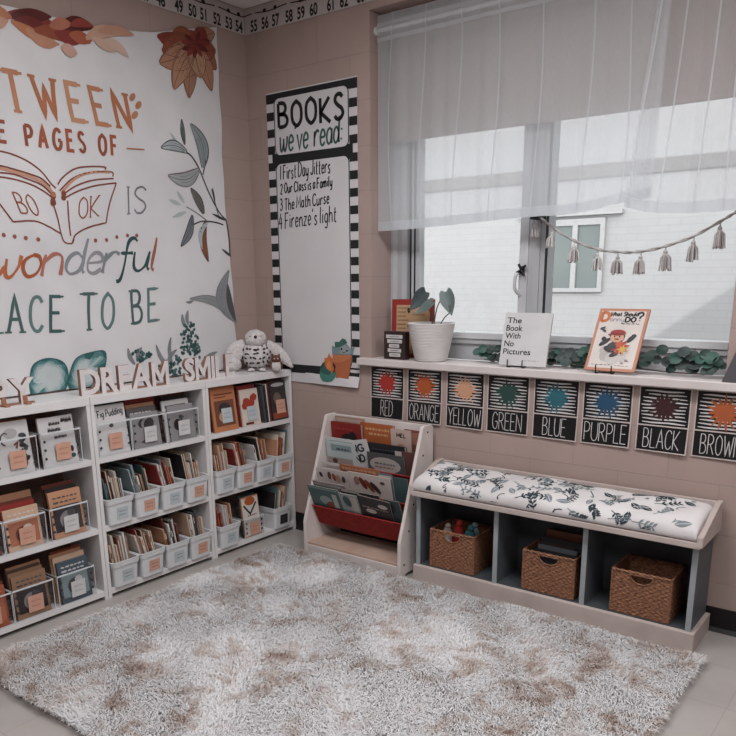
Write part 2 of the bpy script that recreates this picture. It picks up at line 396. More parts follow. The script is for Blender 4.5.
M_glass = clear_mat('window_glass', (.97, .98, .98), 1.0)
for a, b in ((.972, 1.53), (1.663, 2.462)):
    MB().box(a, b, .214, .218, 1.153, 2.545, M_glass).build('pane', win)
q = at(523, 270, 'y', .168)
lb = MB().box(q.x-.009, q.x+.009, .155, .168, q.z-.017, q.z+.017, M_black)
for a, b in ((-.014, .026), (.022, .02), (-.022, -.012), (.016, -.024)):
    lb.tube([(q.x, .152, q.z), (q.x+a, .148, q.z+b)], .006, M_black)
lb.build('latch', win)
q = at(519.5, 282, 'y', .168)
MB().tube(smooth_path([(q.x+.01, .168, q.z+.055), (q.x-.008, .145, q.z+.03), (q.x-.01, .143, q.z-.03), (q.x+.006, .168, q.z-.06)], 5), .008, M_aluL).build('handle', win)

# ------------------------------------------------------------------ outside: the brick building across the yard
FY = 7.0
M_fac = brick_mat('outside_brick', 'a6a5a5', 'a4a3a3', 'a09f9f', .26, .085, 'xz', msize=.008, rough=.85, bump=.1, noise_amt=.06)
M_facw = mat('outside_white_trim', 'a9a8a8', .6)
M_dark = mat('outside_window_glass', '5f6866', .2, '6b7371', 1.2, spec=.6)
fb = thing('brick_building', (-1, FY, -.6), 'sunlit pale brick building seen across the yard through the window', 'building')
MB().box(-16, 9, FY, FY+1, -.6, 7, M_fac).build('wall', fb)
b1 = at(736, 165, 'y', FY-.04); b2 = at(736, 159, 'y', FY-.04)
MB().box(-16, 9, FY-.03, FY, b1.z, b1.z+.16, mat('outside_band', '7f7c7a', .8, '797674', 5)).build('band', fb)
a = at(538, 229, 'y', FY); b = at(600, 288, 'y', FY)
fw = MB()
x0, x1, z0, z1 = a.x, b.x+.03, b.z, a.z+.02; xm = at(575, 250, 'y', FY).x
for r_ in ((x0-.06, x0, z0-.05, z1+.08), (x1-.06, x1, z0, z1), (xm-.03, xm+.04, z0, z1), (x0, x1, z1, z1+.08), (x0, x1, z0-.05, z0)):
    fw.box(r_[0], r_[1], FY-.05, FY, r_[2], r_[3], M_facw)
fwo = fw.build('window_frame', fb)
MB().box(x0, xm-.03, FY-.02, FY-.004, z0, z1, M_dark).box(xm+.04, x1-.06, FY-.02, FY-.004, z0, z1, M_dark).build('pane', fwo)
MB().box(x0-.25, x1+.22, FY-.07, FY, z1+.12, z1+.17, M_facw).build('lintel', fb)
struct(top(MB().box(-20, 20, .31, 20, -.8, -.6, mat('outside_paving', 'aaa6a2', .9, '9a9692', 2)), 'ground_outside'))
wing = top(MB().box(4.0, 9, .6, FY-.001, -.6, 3.42, M_fac), 'shadow_block_outside'); struct(wing)  # unseen block added so its roof edge throws the slanting shadow across the brick

# ------------------------------------------------------------------ light: sun on the yard, sky, unseen fill lights added under the ceiling
sc = bpy.context.scene
wd = bpy.data.worlds.new('world'); sc.world = wd; wd.use_nodes = True
bg = wd.node_tree.nodes['Background']; bg.inputs[0].default_value = (.95, .97, 1, 1); bg.inputs[1].default_value = SKY
sun = bpy.data.lights.new('sun', 'SUN'); so = bpy.data.objects.new('sun', sun); C.objects.link(so); sun.energy = SUN; sun.angle = .012; sun.color = (1, .98, .96)
so.rotation_euler = Vector((-1, 1.2, -.7)).to_track_quat('-Z', 'Y').to_euler(); so.location = (6, -6, 6)
for i, (x, y, e) in enumerate(FILLS):
    L = bpy.data.lights.new('ceiling_fill', 'AREA'); L.shape = 'RECTANGLE'; L.size = 1.2; L.size_y = .6; L.energy = e; L.color = (.985, .99, 1)
    lo = bpy.data.objects.new('ceiling_fill', L); C.objects.link(lo); lo.location = (x, y, H-.01)
vs = sc.view_settings; vs.view_transform = 'Standard'; vs.look = 'None'; vs.exposure = EXPO; vs.gamma = 1; vs.use_curve_mapping = False
sc.cycles.use_denoising = True; sc.cycles.transparent_max_bounces = 24; sc.cycles.max_bounces = 10

# ------------------------------------------------------------------ sheer curtain, rod, roller shade
CY = .05
rod = thing('curtain_rod', (WX0+.85, CY, 2.53), 'white tension rod carrying the sheer curtain across the window top', 'curtain rod')
MB().tube([(WX0+.012, CY, 2.53), (WX1-.012, CY, 2.53)], .009, M_white, 10).build('pole', rod)
for x, s in ((WX0, 1), (WX1, -1)):
    MB().tube([(x+.0005*s, CY, 2.53), (x+.006*s, CY, 2.53), (x+.011*s, CY, 2.53)], .019, M_white, 14).build('end_cap', rod)
M_sheer = sheer_mat('sheer_voile', 'd9dce0', .56); M_hem = sheer_mat('sheer_voile_hem', 'd6d9dd', .68); M_sheer2 = sheer_mat('sheer_voile_single', 'd5d7db', .40)
def fold(x, z, ph):
    k = min(1, max(0, (2.6-z)/.5))
    return (.010*math.sin(x*21+ph+.6*math.sin(x*9))+.006*math.sin(x*47+ph*2))*(.35+.65*k)
def curtain(name, hem, topx, yoff, ph, label, fab=None, pleats=()):
    """hem: list of bottom points (x, z) left to right; topx: x range at the top"""
    r_ = thing(name, ((topx[0]+topx[1])/2, CY, 1.65), label, 'curtain', 'sheer curtain panels')
    nx, nz = 90, 36; hx = [p[0] for p in hem]; hz = [p[1] for p in hem]
    zt = 2.592
    def P(s, t):
        xb = hx[0]+(hx[-1]-hx[0])*s; zb = float(np.interp(xb, hx, hz)); xt = topx[0]+(topx[1]-topx[0])*s
        z = zt+(zb-zt)*t; x = xt+(xb-xt)*t
        d = fold(x, z, ph)
        ring = .0125*math.exp(-((z-2.53)/.016)**2)
        return (x, CY+yoff+(-ring if yoff < 0 else -ring-.003)-abs(d)*.9-.002, z)
    def sheet(t0, t1, n, m, dy=0):
        vs = [(p[0], p[1]+dy, p[2]) for j in range(n+1) for i in range(nx+1) for p in [P(i/nx, t0+(t1-t0)*j/n)]]
        fs = [(j*(nx+1)+i, j*(nx+1)+i+1, (j+1)*(nx+1)+i+1, (j+1)*(nx+1)+i) for j in range(n) for i in range(nx)]
        return MB().add(vs, fs, m, None, True)
    sheet(0, 1, nz, fab or M_sheer).build('fabric', r_)
    sheet(.955, 1, 3, M_hem, -.0025).build('hem', r_)
    sheet(.035, .055, 2, M_hem, -.003).build('rod_pocket_seam', r_); sheet(.1, .118, 2, M_hem, -.003).build('rod_pocket_seam', r_)
    for s0 in pleats:
        pb_ = MB(); n = 40
        vs = [(p[0]+d, p[1]-.004, p[2]) for j in range(n+1) for d in (-.0035, .0035) for p in [P(s0+.012*math.sin(j*.11+s0*40), j/n)]]
        pb_.add(vs, [(2*j, 2*j+1, 2*j+3, 2*j+2) for j in range(n)], M_hem, None, True); pb_.build('pleat_crease', r_)
    return r_
def hpts(L): return [(p.x, p.z) for u, v in L for p in [at(u, v, 'y', CY-.02)]]
hl = hpts([(379, 231), (410, 229), (450, 225), (485, 221), (518, 217.5), (560, 215), (588, 211), (610, 205), (634, 200), (651, 197)])
hl[0] = (WX0+.013, hl[0][1])
curtain('sheer_curtain', hl, (WX0+.013, at(668, 0, 'y', CY).x+.02), 0, .4, 'wide left panel of white sheer curtain over the window, hem lifting rightwards', None, (.06, .19, .33, .47, .62, .78, .9))
h2 = hpts([(625.5, 207), (640, 211), (655, 213), (690, 213.5), (720, 211.5), (736, 210)]); h2.append((WX1-.013, h2[-1][1]))
curtain('sheer_curtain', h2, (at(663, 0, 'y', CY-.03).x, WX1-.013), -.022, 2.1, 'narrow right panel of white sheer curtain overlapping the wider one', M_sheer2, (.04, .3, .62, .85))
M_shade = mat('roller_shade_fabric', 'a0918a', .8, '998a83', 30)
sh = thing('roller_shade', (1.7, .125, 2.05), 'tan roller shade half lowered behind the sheer curtain', 'window shade')
MB().box(WX0+.03, WX1-.02, .128, .131, 2.075, 2.56, M_shade).build('fabric', sh)
MB().box(WX0+.03, WX1-.02, .12, .138, 2.052, 2.076, M_shade).build('bottom_bar', sh, bevel=.004)
MB().tube([(WX0+.02, .13, 2.575), (WX1-.012, .13, 2.575)], .022, M_shade, 14).build('roller', sh)

# ------------------------------------------------------------------ tassel garland across the right pane
gr = thing('tassel_garland', (2.05, .06, 1.5), 'grey yarn tassel garland strung across the right window pane', 'garland')
M_yarn = mat('grey_yarn', 'a9a4a3', .9, '989392', 60); M_yarn2 = mat('pale_yarn', 'c0bcbb', .9, 'aeaaa9', 60)
GY = .1
cord = [at(u, v, 'y', GY) for u, v in ((541, 218), (555, 229), (575, 241), (597, 249), (619, 252), (641, 251.5), (666, 246), (694, 236), (721, 221), (736, 212), (745, 206), (757, 198))]
cp = [Vector(p) for p in smooth_path([tuple(p) for p in cord], 6)]
gb = MB()
for ph in (0, PI):
    gb.tube([p+Vector((0, math.cos(i*.9+ph), math.sin(i*.9+ph)))*.003 for i, p in enumerate(cp)], .0042, M_yarn, 5)
gb.build('cord', gr)
def tassel(top_, ln, seed, m):
    r2 = random.Random(seed); t = MB()
    t.tube([top_, top_+Vector((0, 0, -.02))], .003, m, 5)
    t.ball(top_+Vector((0, 0, -.024)), (.009, .009, .009), m, 8, 6)
    for k in range(22):
        a = r2.random()*2*PI; rr = .005+.021*r2.random()
        t.tube([top_+Vector((0, 0, -.025)), top_+Vector((math.cos(a)*rr*.8, math.sin(a)*rr*.8, -.045)), top_+Vector((math.cos(a)*rr, math.sin(a)*rr, -ln+.012*r2.random()))], .0034, m, 5)
    o = t.build('tassel', gr)
    MB().tube([top_+Vector((0, 0, -.031)), top_+Vector((0, 0, -.038))], .0095, M_yarn2, 8).build('tassel_wrap', o)
for i, (u, v, l_) in enumerate(((552.5, 228, .085), (574.5, 241, .09), (597.5, 249, .088), (618, 252, .092), (641, 251.5, .092), (666, 246, .098), (694, 236.5, .098), (720.5, 222, .1))):
    tassel(at(u, v, 'y', GY), l_, i, M_yarn2 if i < 3 else M_yarn)
t0 = at(538, 219, 'y', .15); tassel(Vector((t0.x, GY+.01, t0.z)), .085, 99, M_yarn)
MB().box(t0.x-.012, t0.x+.03, GY-.005, .168, t0.z-.004, t0.z+.012, M_black).build('hook', gr)
# ------------------------------------------------------------------ number line strips under the ceiling
M_strip = mat('strip_card', 'b9b2b0', .6, 'b3acaa', 8); M_ink = mat('black_ink', '171516', .6); M_inkb = mat('brown_ink', '3a2622', .6)
zs0, zs1 = 2.642, 2.760
def strip(fn, u0, u1, nums, label):
    s = MB(); s.prism([(u0, zs0), (u1, zs0), (u1, zs1), (u0, zs1)], .001, .003, M_strip, fn)
    n = MB(); us = []
    for t, u in nums:
        typed(n, t, fn, u, 2.672, .072, .0035, M_ink, bold=.03, stretch=.7); us.append(u)
    s.join(n)
    d = MB()
    L = []
    for k in range(80):
        u = u0+(u1-u0)*k/79; L.append((u, 2.728+.004*math.sin(u*26)))
    d.ribbon(L, .006, .0035, M_inkb, fn)
    for u in us:
        d.flat(ell(u, 2.731, .012, .010, 10), .004, M_ink if int(abs(u)*50) % 3 else M_strip, fn)
    s.join(d); return tag(s.build('number_line', base=fn((u0+u1)/2, zs0, 0)), label, 'number line', 'number line strips')
fL = lambda u, v, h: Vector((h, u, v)); fB = lambda u, v, h: Vector((u, -h, v))
uL = {t: at(u, v, 'x', .003).y for t, u, v in (('54', 239, 29), ('53', 229, 27), ('52', 217, 22), ('51', 204, 18.5), ('50', 192.5, 14.5), ('49', 179, 9), ('48', 161, 4), ('47', 146, 0))}
for k in range(46, 34, -1): uL[str(k)] = uL['47']-.105*(47-k)
uB = {t: at(u, v, 'y', -.003).x for t, u, v in (('55', 254, 27), ('56', 265, 24), ('57', 275.5, 20), ('58', 289, 16), ('59', 301, 13), ('60', 313.5, 9.5), ('61', 331, 5), ('62', 344, 1))}
for k in range(63, 75): uB[str(k)] = uB['62']+.1*(k-62)
strip(fL, -2.6, -.004, list(uL.items()), 'white number line strip with numerals up to 54 along the left wall')
strip(fB, .004, 2.0, list(uB.items()), 'white number line strip with numerals from 55 above chart and window')
# ================================================================== tapestry on the left wall
def cloth(u, v, h):
    d = .010+.004*math.sin(u*7+1.5*v)+.0035*math.sin(v*9-u*4)+.003*math.sin((u+v)*23)
    lift = .006*max(0, math.sin(u*8.5))*max(0, (v-2.2))
    return Vector((max(d+lift, .003)+h, u, max(v, .9375)))
def T(u, v):                                     # photo point on the cloth
    p = at(u, v, 'x', .011); return (p.y, p.z)
tp = MB(); M_cloth = mat('tapestry_cloth', 'd2d0d1', .85, 'c8c6c8', 2.5, bump=.25, bscale=400)
topL = [T(-60, -12), T(0, 5), T(60, 19), T(110, 29), T(155, 32.5), T(185, 29.5), T(217, 27)]
rightL = [T(217, 27), T(219, 90), T(222, 160), T(228, 240), T(234, 310), T(238, 362)]
nu, nv = 70, 70; ul, ur0 = -2.35, None
tu = [p[0] for p in topL]; tv = [p[1] for p in topL]; ru = [p[0] for p in rightL][::-1]; rv = [p[1] for p in rightL][::-1]
def cp_(s, t):
    v0 = .938; ut = -2.3+(tu[-1]+2.3)*s; vt = float(np.interp(ut, tu, tv)); v = vt+(v0-vt)*t
    ur = float(np.interp(v, rv, ru)); return (-2.3+(ur+2.3)*s, v)
tp.add([cloth(*cp_(i/nu, j/nv), 0) for j in range(nv+1) for i in range(nu+1)], [(j*(nu+1)+i, (j+1)*(nu+1)+i, (j+1)*(nu+1)+i+1, j*(nu+1)+i+1) for j in range(nv) for i in range(nu)], M_cloth, None, True)
H0 = .0016
def leaf(mb, base, tip, w, bend, m, h, vein=None, n=9):
    b = Vector(base); t = Vector(tip); ax = t-b; nr = Vector((-ax.y, ax.x)); P = [b+ax*(i/n)+nr*bend*math.sin(PI*i/n) for i in range(n+1)]
    W = lambda s: max(.0008, w*math.sin(PI*min(1, s*.93+.05))**.8)
    mb.ribbon([(p.x, p.y) for p in P], W, h, m, cloth, cols=4)
    if vein:
        mb.ribbon([(p.x, p.y) for p in P], .003, h+.0004, vein, cloth); nn_ = nr.normalized()
        for o_ in (-.5, -.44, -.22, .2, .4, .5): mb.ribbon([(p.x+nn_.x*o_*W(i/n), p.y+nn_.y*o_*W(i/n)) for i, p in enumerate(P)][(0 if abs(o_) > .43 else 1):(n+1 if abs(o_) > .43 else n-2)], .0028 if abs(o_) > .43 else .0016, h+.0004, vein, cloth)
c1 = cmat('b0714f'); c2_ = cmat('8c4a35'); cg = cmat('777a80'); cgr = cmat('47605e'); crd = cmat('7e332d'); cpk = cmat('c29a8c'); cdg = cmat('2f4a4a'); ctn = cmat('a67a63'); cdk = cmat('3b3c42'); cteal = cmat('3f6b6c'); clt = cmat('a9b2b3'); cdr = cmat('54211f')
lt = MB()
for s_, a_, b_, c__ in (('BE', (-52, 99), (-8, 107), (-62, 58)), ('TWEEN', (11, 110), (132, 129), (1, 70))): letter(lt, s_, cloth, T(*a_), T(*b_), T(*c__), .02, H0, [cmat('b27a5c'), cmat('a86b4c'), cmat('b8876a')], serif=.017, sub=6, gap=.5)
for s_, a_, b_, c__ in (('THE', (-36, 136), (7, 142), (-38, 115)), ('PAGES OF', (27, 146), (117, 156), (25, 125))): letter(lt, s_, cloth, T(*a_), T(*b_), T(*c__), .0145, H0, [c2_, cmat('9a5238')], sub=4, gap=.5, space=.8)
lt.ribbon([T(126, 148.5), T(145, 149.5)], .006, H0, c1, cloth)
for u, v in ((133, 97), (139, 105), (135, 115)): lt.flat([T(u+.1*p[0], v+.1*p[1]) for p in ell(0, 0, 30, 45, 10, .5)], H0, cmat('b27a5c'), cloth)
letter(lt, 'BO', cloth, T(20.5, 213), T(40.5, 216), T(12, 192), .006, H0, c2_, sub=3)
letter(lt, 'OK', cloth, T(77, 219), T(98, 216), T(78, 198), .006, H0, c2_, sub=3, serif=.006)
letter(lt, 'IS', cloth, T(127, 214), T(147, 213), T(127, 187), .009, H0, cg, sub=3, serif=.01)
letter(lt, 'A', cloth, T(-40, 214), T(-22, 213), T(-40, 187), .009, H0, cg, sub=3, serif=.01)
for u, v in ((-7, 233.5), (4, 235), (15, 236.5), (26, 238), (38, 239.5), (95, 240.5), (106, 240), (117, 237), (128, 235.5), (137, 235.5)):
    c = T(u, v); lt.flat(ell(c[0], c[1], .009, .009, 10), H0, cmat('8f5346'), cloth)
letter(lt, 'wonderful', cloth, T(-12, 279), T(155, 270), T(-15, 240), (lambda s: .010+.008*math.sin(s*5)**2), H0, [cmat('ad6440'), cmat('9c5232'), cmat('a56a5c'), cmat('84888c'), cmat('8d8a8e'), cmat('7b8285'), cdg, cdg, cmat('9a5b50')], sub=4, gap=.03, slant=.2)
for s_, a_, b_, c__ in (('PL', (-32, 334), (1, 333), (-32, 298)), ('ACE', (9, 332.5), (62, 331), (8, 296)), ('TO', (83, 330), (113, 328), (83, 294)), ('BE', (132, 323.5), (157, 320), (131, 291))): letter(lt, s_, cloth, T(*a_), T(*b_), T(*c__), .0145, H0, [cgr, cmat('5d7674'), cmat('3d5a59'), cmat('7d8f8e')], sub=4, gap=.36, serif=.015)
tp.join(lt)
ar = MB()
def px(L, sx=1, ox=0, oy=0): return [T(ox+x/sx, oy+y/sx) for x, y in L]
def pen(L, w, m, s=5.66, ox=0, oy=130, k=5): ar.ribbon([(p[0], p[1]) for p in smooth_path(px(L, s, ox, oy), k)], w, H0, m, cloth)
bl = cmat('7a4133'); b2_ = cmat('5c3a33')
for L in ([(-160, 150), (-80, 122), (0, 118), (80, 140), (160, 180), (230, 235), (280, 300), (310, 330)], [(-120, 190), (0, 200), (80, 220), (170, 250), (230, 275), (280, 320)], [(-120, 230), (0, 240), (80, 250), (150, 275), (230, 310), (285, 360)], [(-120, 255), (0, 265), (90, 280), (180, 310), (250, 350), (300, 390)],
          [(-160, 150), (-100, 300), (0, 420), (75, 520)], [(75, 520), (190, 515), (270, 545), (340, 585)], [(300, 425), (325, 500), (345, 590), (365, 635), (410, 640), (420, 600)], [(375, 400), (385, 500), (400, 600)],
          [(320, 310), (350, 270), (420, 220), (500, 208), (590, 210), (590, 225)], [(330, 345), (400, 280), (480, 245), (580, 235), (635, 240), (635, 265)], [(345, 370), (420, 320), (520, 285), (640, 275)], [(360, 385), (440, 345), (540, 315), (655, 300)], [(655, 300), (620, 400), (600, 525)], [(600, 525), (500, 550), (430, 590), (410, 640)]):
    pen(L, .0065, bl)
pen([(0, 215), (80, 235), (170, 265), (240, 300), (290, 350)], .012, cmat('b98a72')); pen([(345, 350), (430, 270), (520, 240), (620, 240)], .01, cmat('b98a72'))
for k in range(9):
    c = T((315+38*math.cos(k*2.1))/5.66, 130+(385+32*math.sin(k*1.7))/5.66); ar.flat(ell(c[0], c[1], .012, .012, 9), H0+.0003*k, c1 if k % 2 else bl, cloth)
# grey-green sprig down the right side
def q6(x, y): return T(120+x/5.66, 90+y/5.66)
pen([(600, 736), (560, 690), (500, 570), (450, 450), (400, 370), (350, 345)], .008, cdk, ox=120, oy=90); pen([(470, 480), (478, 430), (480, 400)], .007, cdk, ox=120, oy=90)
pen([(618, 935), (612, 850), (600, 736)], .009, cdk, ox=120, oy=90); pen([(560, 730), (520, 560)], .005, cdk, ox=120, oy=90); pen([(490, 736), (430, 690), (380, 660)], .006, cg, ox=120, oy=90)
leaf(ar, q6(470, 440), q6(395, 190), .075, -.16, cmat('8c9596'), H0, cdk); leaf(ar, q6(365, 310), q6(345, 165), .024, .03, cmat('6f777a'), H0, cdk); leaf(ar, q6(380, 350), q6(230, 325), .05, -.12, clt, H0, cdk)
leaf(ar, q6(450, 450), q6(275, 485), .07, .16, cmat('9aa0a1'), H0, cmat('6b5152')); leaf(ar, q6(350, 345), q6(285, 240), .018, 0, clt, H0); leaf(ar, q6(475, 700), q6(400, 555), .045, -.06, cmat('6a6660'), H0, cdk)
leaf(ar, q6(350, 650), q6(280, 620), .02, 0, clt, H0); leaf(ar, q6(370, 640), q6(325, 570), .02, 0, clt, H0); leaf(ar, q6(380, 690), q6(300, 720), .02, 0, clt, H0); leaf(ar, q6(540, 640), q6(525, 550), .012, 0, cdk, H0); leaf(ar, q6(600, 740), q6(520, 700), .014, 0, cdk, H0)
def q4(x, y): return T(120+x/4.09, 220+y/4.09)
leaf(ar, q4(300, -20), q4(253, 108), .045, .08, cmat('70757a'), H0, cdk); leaf(ar, q4(352, 5), q4(358, 170), .05, -.12, cmat('8a5338'), H0, cdk); leaf(ar, q4(362, 10), q4(335, 120), .03, -.2, clt, H0+.0005)
pen([(300, 20), (340, 5), (390, 10), (420, 20)], .007, cdk, s=4.09, ox=120, oy=220); leaf(ar, q4(452, 150), q4(415, 118), .014, 0, cdk, H0)
leaf(ar, q4(478, 418), q4(285, 322), .05, -.14, cmat('8e9091'), H0, cg); leaf(ar, q4(470, 412), q4(442, 205), .075, .28, cmat('86888b'), H0+.0004, cg); leaf(ar, q4(474, 412), q4(436, 262), .04, .06, cmat('4d4e52'), H0+.0009); leaf(ar, q4(300, 330), q4(270, 335), .014, .1, cg, H0)
# berry sprays at the bottom
for (cx, cy, rx, ry, n) in ((285, 490, 38, 75, 60), (85, 560, 42, 28, 26), (205, 610, 48, 34, 48), (245, 560, 25, 20, 10), (310, 540, 25, 40, 22)):
    for k in range(n):
        a = rnd.random()*2*PI; r_ = math.sqrt(rnd.random()); c = q4(cx+rx*r_*math.cos(a), cy+ry*r_*math.sin(a))
        ar.flat(ell(c[0], c[1], .011, .008, 8, rnd.random()*3), H0+.0002*(k % 5), cdg if k % 3 else cmat('4a6a69'), cloth)
for a, b in (((60, 590), (30, 525)), ((70, 580), (85, 520)), ((200, 600), (145, 510)), ((215, 590), (210, 480)), ((190, 600), (235, 530)), ((270, 440), (255, 385)), ((280, 430), (280, 370)), ((330, 600), (400, 540))):
    leaf(ar, q4(*a), q4(*b), .022, .1, cmat('8a9291'), H0, cg)
# agate slices
for pts, m in (([(30, 375), (34, 364), (46, 358), (60, 360), (67, 368), (68, 384), (62, 394), (48, 399), (33, 398), (29, 388)], 0), ([(69, 372), (76, 358), (90, 352), (104, 351), (105, 366), (100, 380), (88, 390), (74, 392), (68, 386)], 1)):
    P = [(p[0], p[1]) for p in smooth_path([T(*q) for q in pts], 4, True)]; cx = sum(p[0] for p in P)/len(P); cy = sum(p[1] for p in P)/len(P)
    for k, (s, m2) in enumerate(((1, cmat('2f5b5c')), (.9, cmat('4f7a7b')), (.8, cmat('7f9c9d')), (.72, cmat('a3b1b2')), (.6, cmat('b5bdbe')))):
        ar.fan([(cx+(x-cx)*s*(1+(.06*math.sin(j_*1.7+k*2.1) if k else 0)), cy+(y-cy)*s*(1+(.06*math.sin(j_*1.3+k) if k else 0))) for j_, (x, y) in enumerate(P)], H0+.0004*k, m2, cloth)
# flowers along the top edge
def q29(x, y): return T(x/2.944, y/2.944)
ctr = (575, 130)
for k, (x, y, w_, m) in enumerate(((462, 106, .07, crd), (478, 150, .08, c2_), (472, 185, .09, ctn), (512, 262, .075, cmat('a67f66')), (540, 225, .08, cmat('b08a70')), (556, 288, .07, cmat('97705c')), (622, 268, .07, ctn), (590, 230, .09, cmat('b08a70')), (636, 205, .07, cmat('8d6049')), (634, 150, .08, c2_), (632, 96, .06, ctn), (600, 84, .07, crd), (545, 96, .07, crd), (505, 100, .07, c2_))):
    leaf(ar, q29(*ctr), q29(x, y), w_*1.3, .06*(-1)**k, m, H0+.0003*(k % 4), cmat('6d4436'))
for k in range(12):
    a = k*.55; leaf(ar, q29(*ctr), q29(ctr[0]+42*math.cos(a), min(ctr[1]+42*math.sin(a), 190) if ctr[1]+42*math.sin(a) > 92 else 94), .03, 0, cdr if k % 2 else crd, H0+.0015)
def q61(x, y): return T(x/6.13, y/6.13)
for k, (a, b, w_, bd, m) in enumerate((((20, 95), (330, 150), .05, .05, crd), ((60, 100), (310, 105), .05, .02, cdr), ((80, 130), (260, 150), .045, 0, cmat('6a2a26')), ((60, 130), (360, 275), .045, -.05, c1), ((150, 180), (350, 270), .05, -.12, cmat('b5836a')), ((200, 190), (550, 265), .06, .05, c2_), ((350, 190), (580, 170), .06, .1, cdr), ((330, 200), (520, 220), .055, -.1, crd), ((420, 215), (560, 250), .05, 0, cmat('a3583f')), ((300, 165), (430, 150), .045, .05, cmat('a86a55')), ((520, 240), (760, 210), .05, .1, cmat('c09a86')), ((560, 230), (740, 300), .045, -.06, cmat('c4a593')), ((600, 190), (820, 215), .04, .05, cmat('b98d78')), ((640, 240), (790, 350), .04, .08, cmat('c7ab9b')), ((-140, 70), (60, 110), .06, .06, c1), ((370, 290), (470, 330), .05, 0, cpk), ((-120, 100), (40, 130), .05, -.1, cmat('b98d78')), ((420, 160), (570, 165), .035, .1, cmat('8c3d33')))):
    leaf(ar, q61(*a), q61(*b), w_, bd, m, H0+.0003*k)
tp.join(ar); tap = tag(tp.build('tapestry', base=(0, -1.2, .96)), 'large white cloth tapestry with painted flowers and book lettering on left wall', 'tapestry')

# ================================================================== reading chart on the back wall
CX0, CX1, CZ0, CZ1 = .138, .737, .862, 2.345
def chf(u, v, h):
    t = max(0, (.95-v)/.09); return Vector((u, -.003-h-.022*t*t*max(0, (u-CX0)/(CX1-CX0)-.25)/.75, v))
M_paper = mat('chart_paper', 'c9c6c8', .7, 'c3c0c2', 3); M_pblk = mat('chart_black', '1b1c1e', .6)
cb = MB(); n = 24
cb.add([chf(CX0+(CX1-CX0)*i/3, CZ1+(CZ0-CZ1)*j/n, d) for d in (0,) for j in range(n+1) for i in range(4)], [(j*4+i, (j+1)*4+i, (j+1)*4+i+1, j*4+i+1) for j in range(n) for i in range(3)], M_paper)
pit = .0815
for sx in (CX0, CX1-.052):
    z = CZ1-.006
    cb.flat(rect(sx, sx+.052, z-.046, z), .0006, M_pblk, chf); z -= .046+pit/2
    while z-pit/2 > .98: cb.flat(rect(sx+.001, sx+.051, z-pit/2, z), .0006, M_pblk, chf); z -= pit
    cb.flat(rect(sx+.001, sx+.051, z-.02, z), .0006, M_pblk, chf)
cb.flat(rect(CX0+.004, CX1-.004, 2.296, CZ1-.006), .0004, M_pblk, chf); cb.flat(rect(CX0+.03, CX1-.03, 1.98, 2.05), .0005, M_pblk, chf)
[cb.flat(rect(CX0+.002+.0595*k_, CX0+.002+.0595*(k_+1), .912+.0125*j_, .912+.0125*(j_+1)), .001, M_pblk, chf) for k_ in range(10) for j_ in range(4)]
for z0, z1 in ((2.035, 2.318), (.952, 2.003)):
    cb.flat(rrect(CX0+.052, CX1-.052, z0, z1, .035), .0008, M_pblk, chf); cb.flat(rrect(CX0+.058, CX1-.058, z0+.006, z1-.006, .03), .0012, M_paper, chf)
def K(u, v): p = at(u, v, 'y', -.005); return (p.x, p.z)
lt = MB(); hh = .0018
letter(lt, 'BOOKS', chf, K(279, 128), K(343.5, 119), K(278, 104), .019, hh, M_ink, gap=.24, sub=1, jitter=.05)
M_grn = cmat('36574f')
letter(lt, "we've read:", chf, K(280, 152), K(342, 142), K(278.5, 127), .0115, hh, [cmat('3b4a4a'), M_grn, M_grn], gap=.1, space=.4, slant=.15)
for s, a, b, t in (('1 First Day Jitters', (280, 180), (330, 172.5), (280, 166)), ('2 Our Class is a Family', (280.5, 194), (332, 186), (280.5, 184)), ('3 The Math Curse', (280, 211), (329, 203.5), (280, 199.5)), ("4 Firenze's light", (279, 229.5), (336, 221.5), (279, 214))):
    letter(lt, s, chf, K(*a), K(*b), K(*t), .0068, hh, M_ink, gap=.2, space=.25, jitter=.04)
cb.join(lt); chart = tag(cb.build('reading_chart', base=((CX0+CX1)/2, 0, CZ0)), 'tall white chart with black and white striped border on back wall', 'chart')
# paper cut-outs of potted succulents glued to the lower corner
pc = MB(); cut = lambda L, h, m: pc.flat([K(310+x/9.82, 320+y/9.82) for x, y in L], h, m, chf)
o1 = cmat('a8603f'); cut([(225, 340), (410, 345), (405, 425), (385, 580), (262, 570), (240, 420), (222, 415)], .003, o1); cut([(222, 340), (413, 345), (408, 425), (226, 415)], .0036, cmat('b8704c'))
cut([(285, 460), (320, 440), (350, 500), (370, 560), (290, 555)], .0036, cmat('c07a42')); cut([(220, 335), (215, 250), (260, 270), (300, 240), (360, 235), (400, 280), (440, 260), (420, 340)], .0036, cmat('75878a')); cut([(290, 335), (300, 270), (345, 240), (395, 290), (400, 338)], .0042, cmat('8d9799'))
cut([(250, 270), (245, 215), (290, 215), (320, 180), (350, 190), (370, 225), (330, 250), (290, 265)], .0048, cmat('3c6259')); 
for x, y in ((313, 285), (366, 302)): cut(ell(x, y, 10, 11, 8), .0048, M_ink)
pc.ribbon([K(310+x/9.82, 320+y/9.82) for x, y in ((322, 312), (335, 322), (348, 314))], .004, .0048, M_ink, chf)
cut(ell(182, 500, 82, 105, 24), .0042, cmat('2f5a52')); cut(ell(182, 470, 72, 70, 20), .0046, cmat('3b2422'))
cut([(140, 510), (125, 470), (150, 440), (145, 370), (170, 375), (190, 325), (212, 370), (232, 380), (225, 440), (240, 480), (220, 530), (180, 520)], .005, cmat('bf6a3c')); cut([(160, 500), (180, 400), (205, 420), (210, 500)], .0054, cmat('cf8048'))
cut([(100, 500), (135, 525), (182, 540), (230, 525), (264, 500), (258, 560), (225, 598), (182, 606), (135, 598), (106, 560)], .0058, cmat('3d7468'))
pc.build('succulent_cutouts', chart)

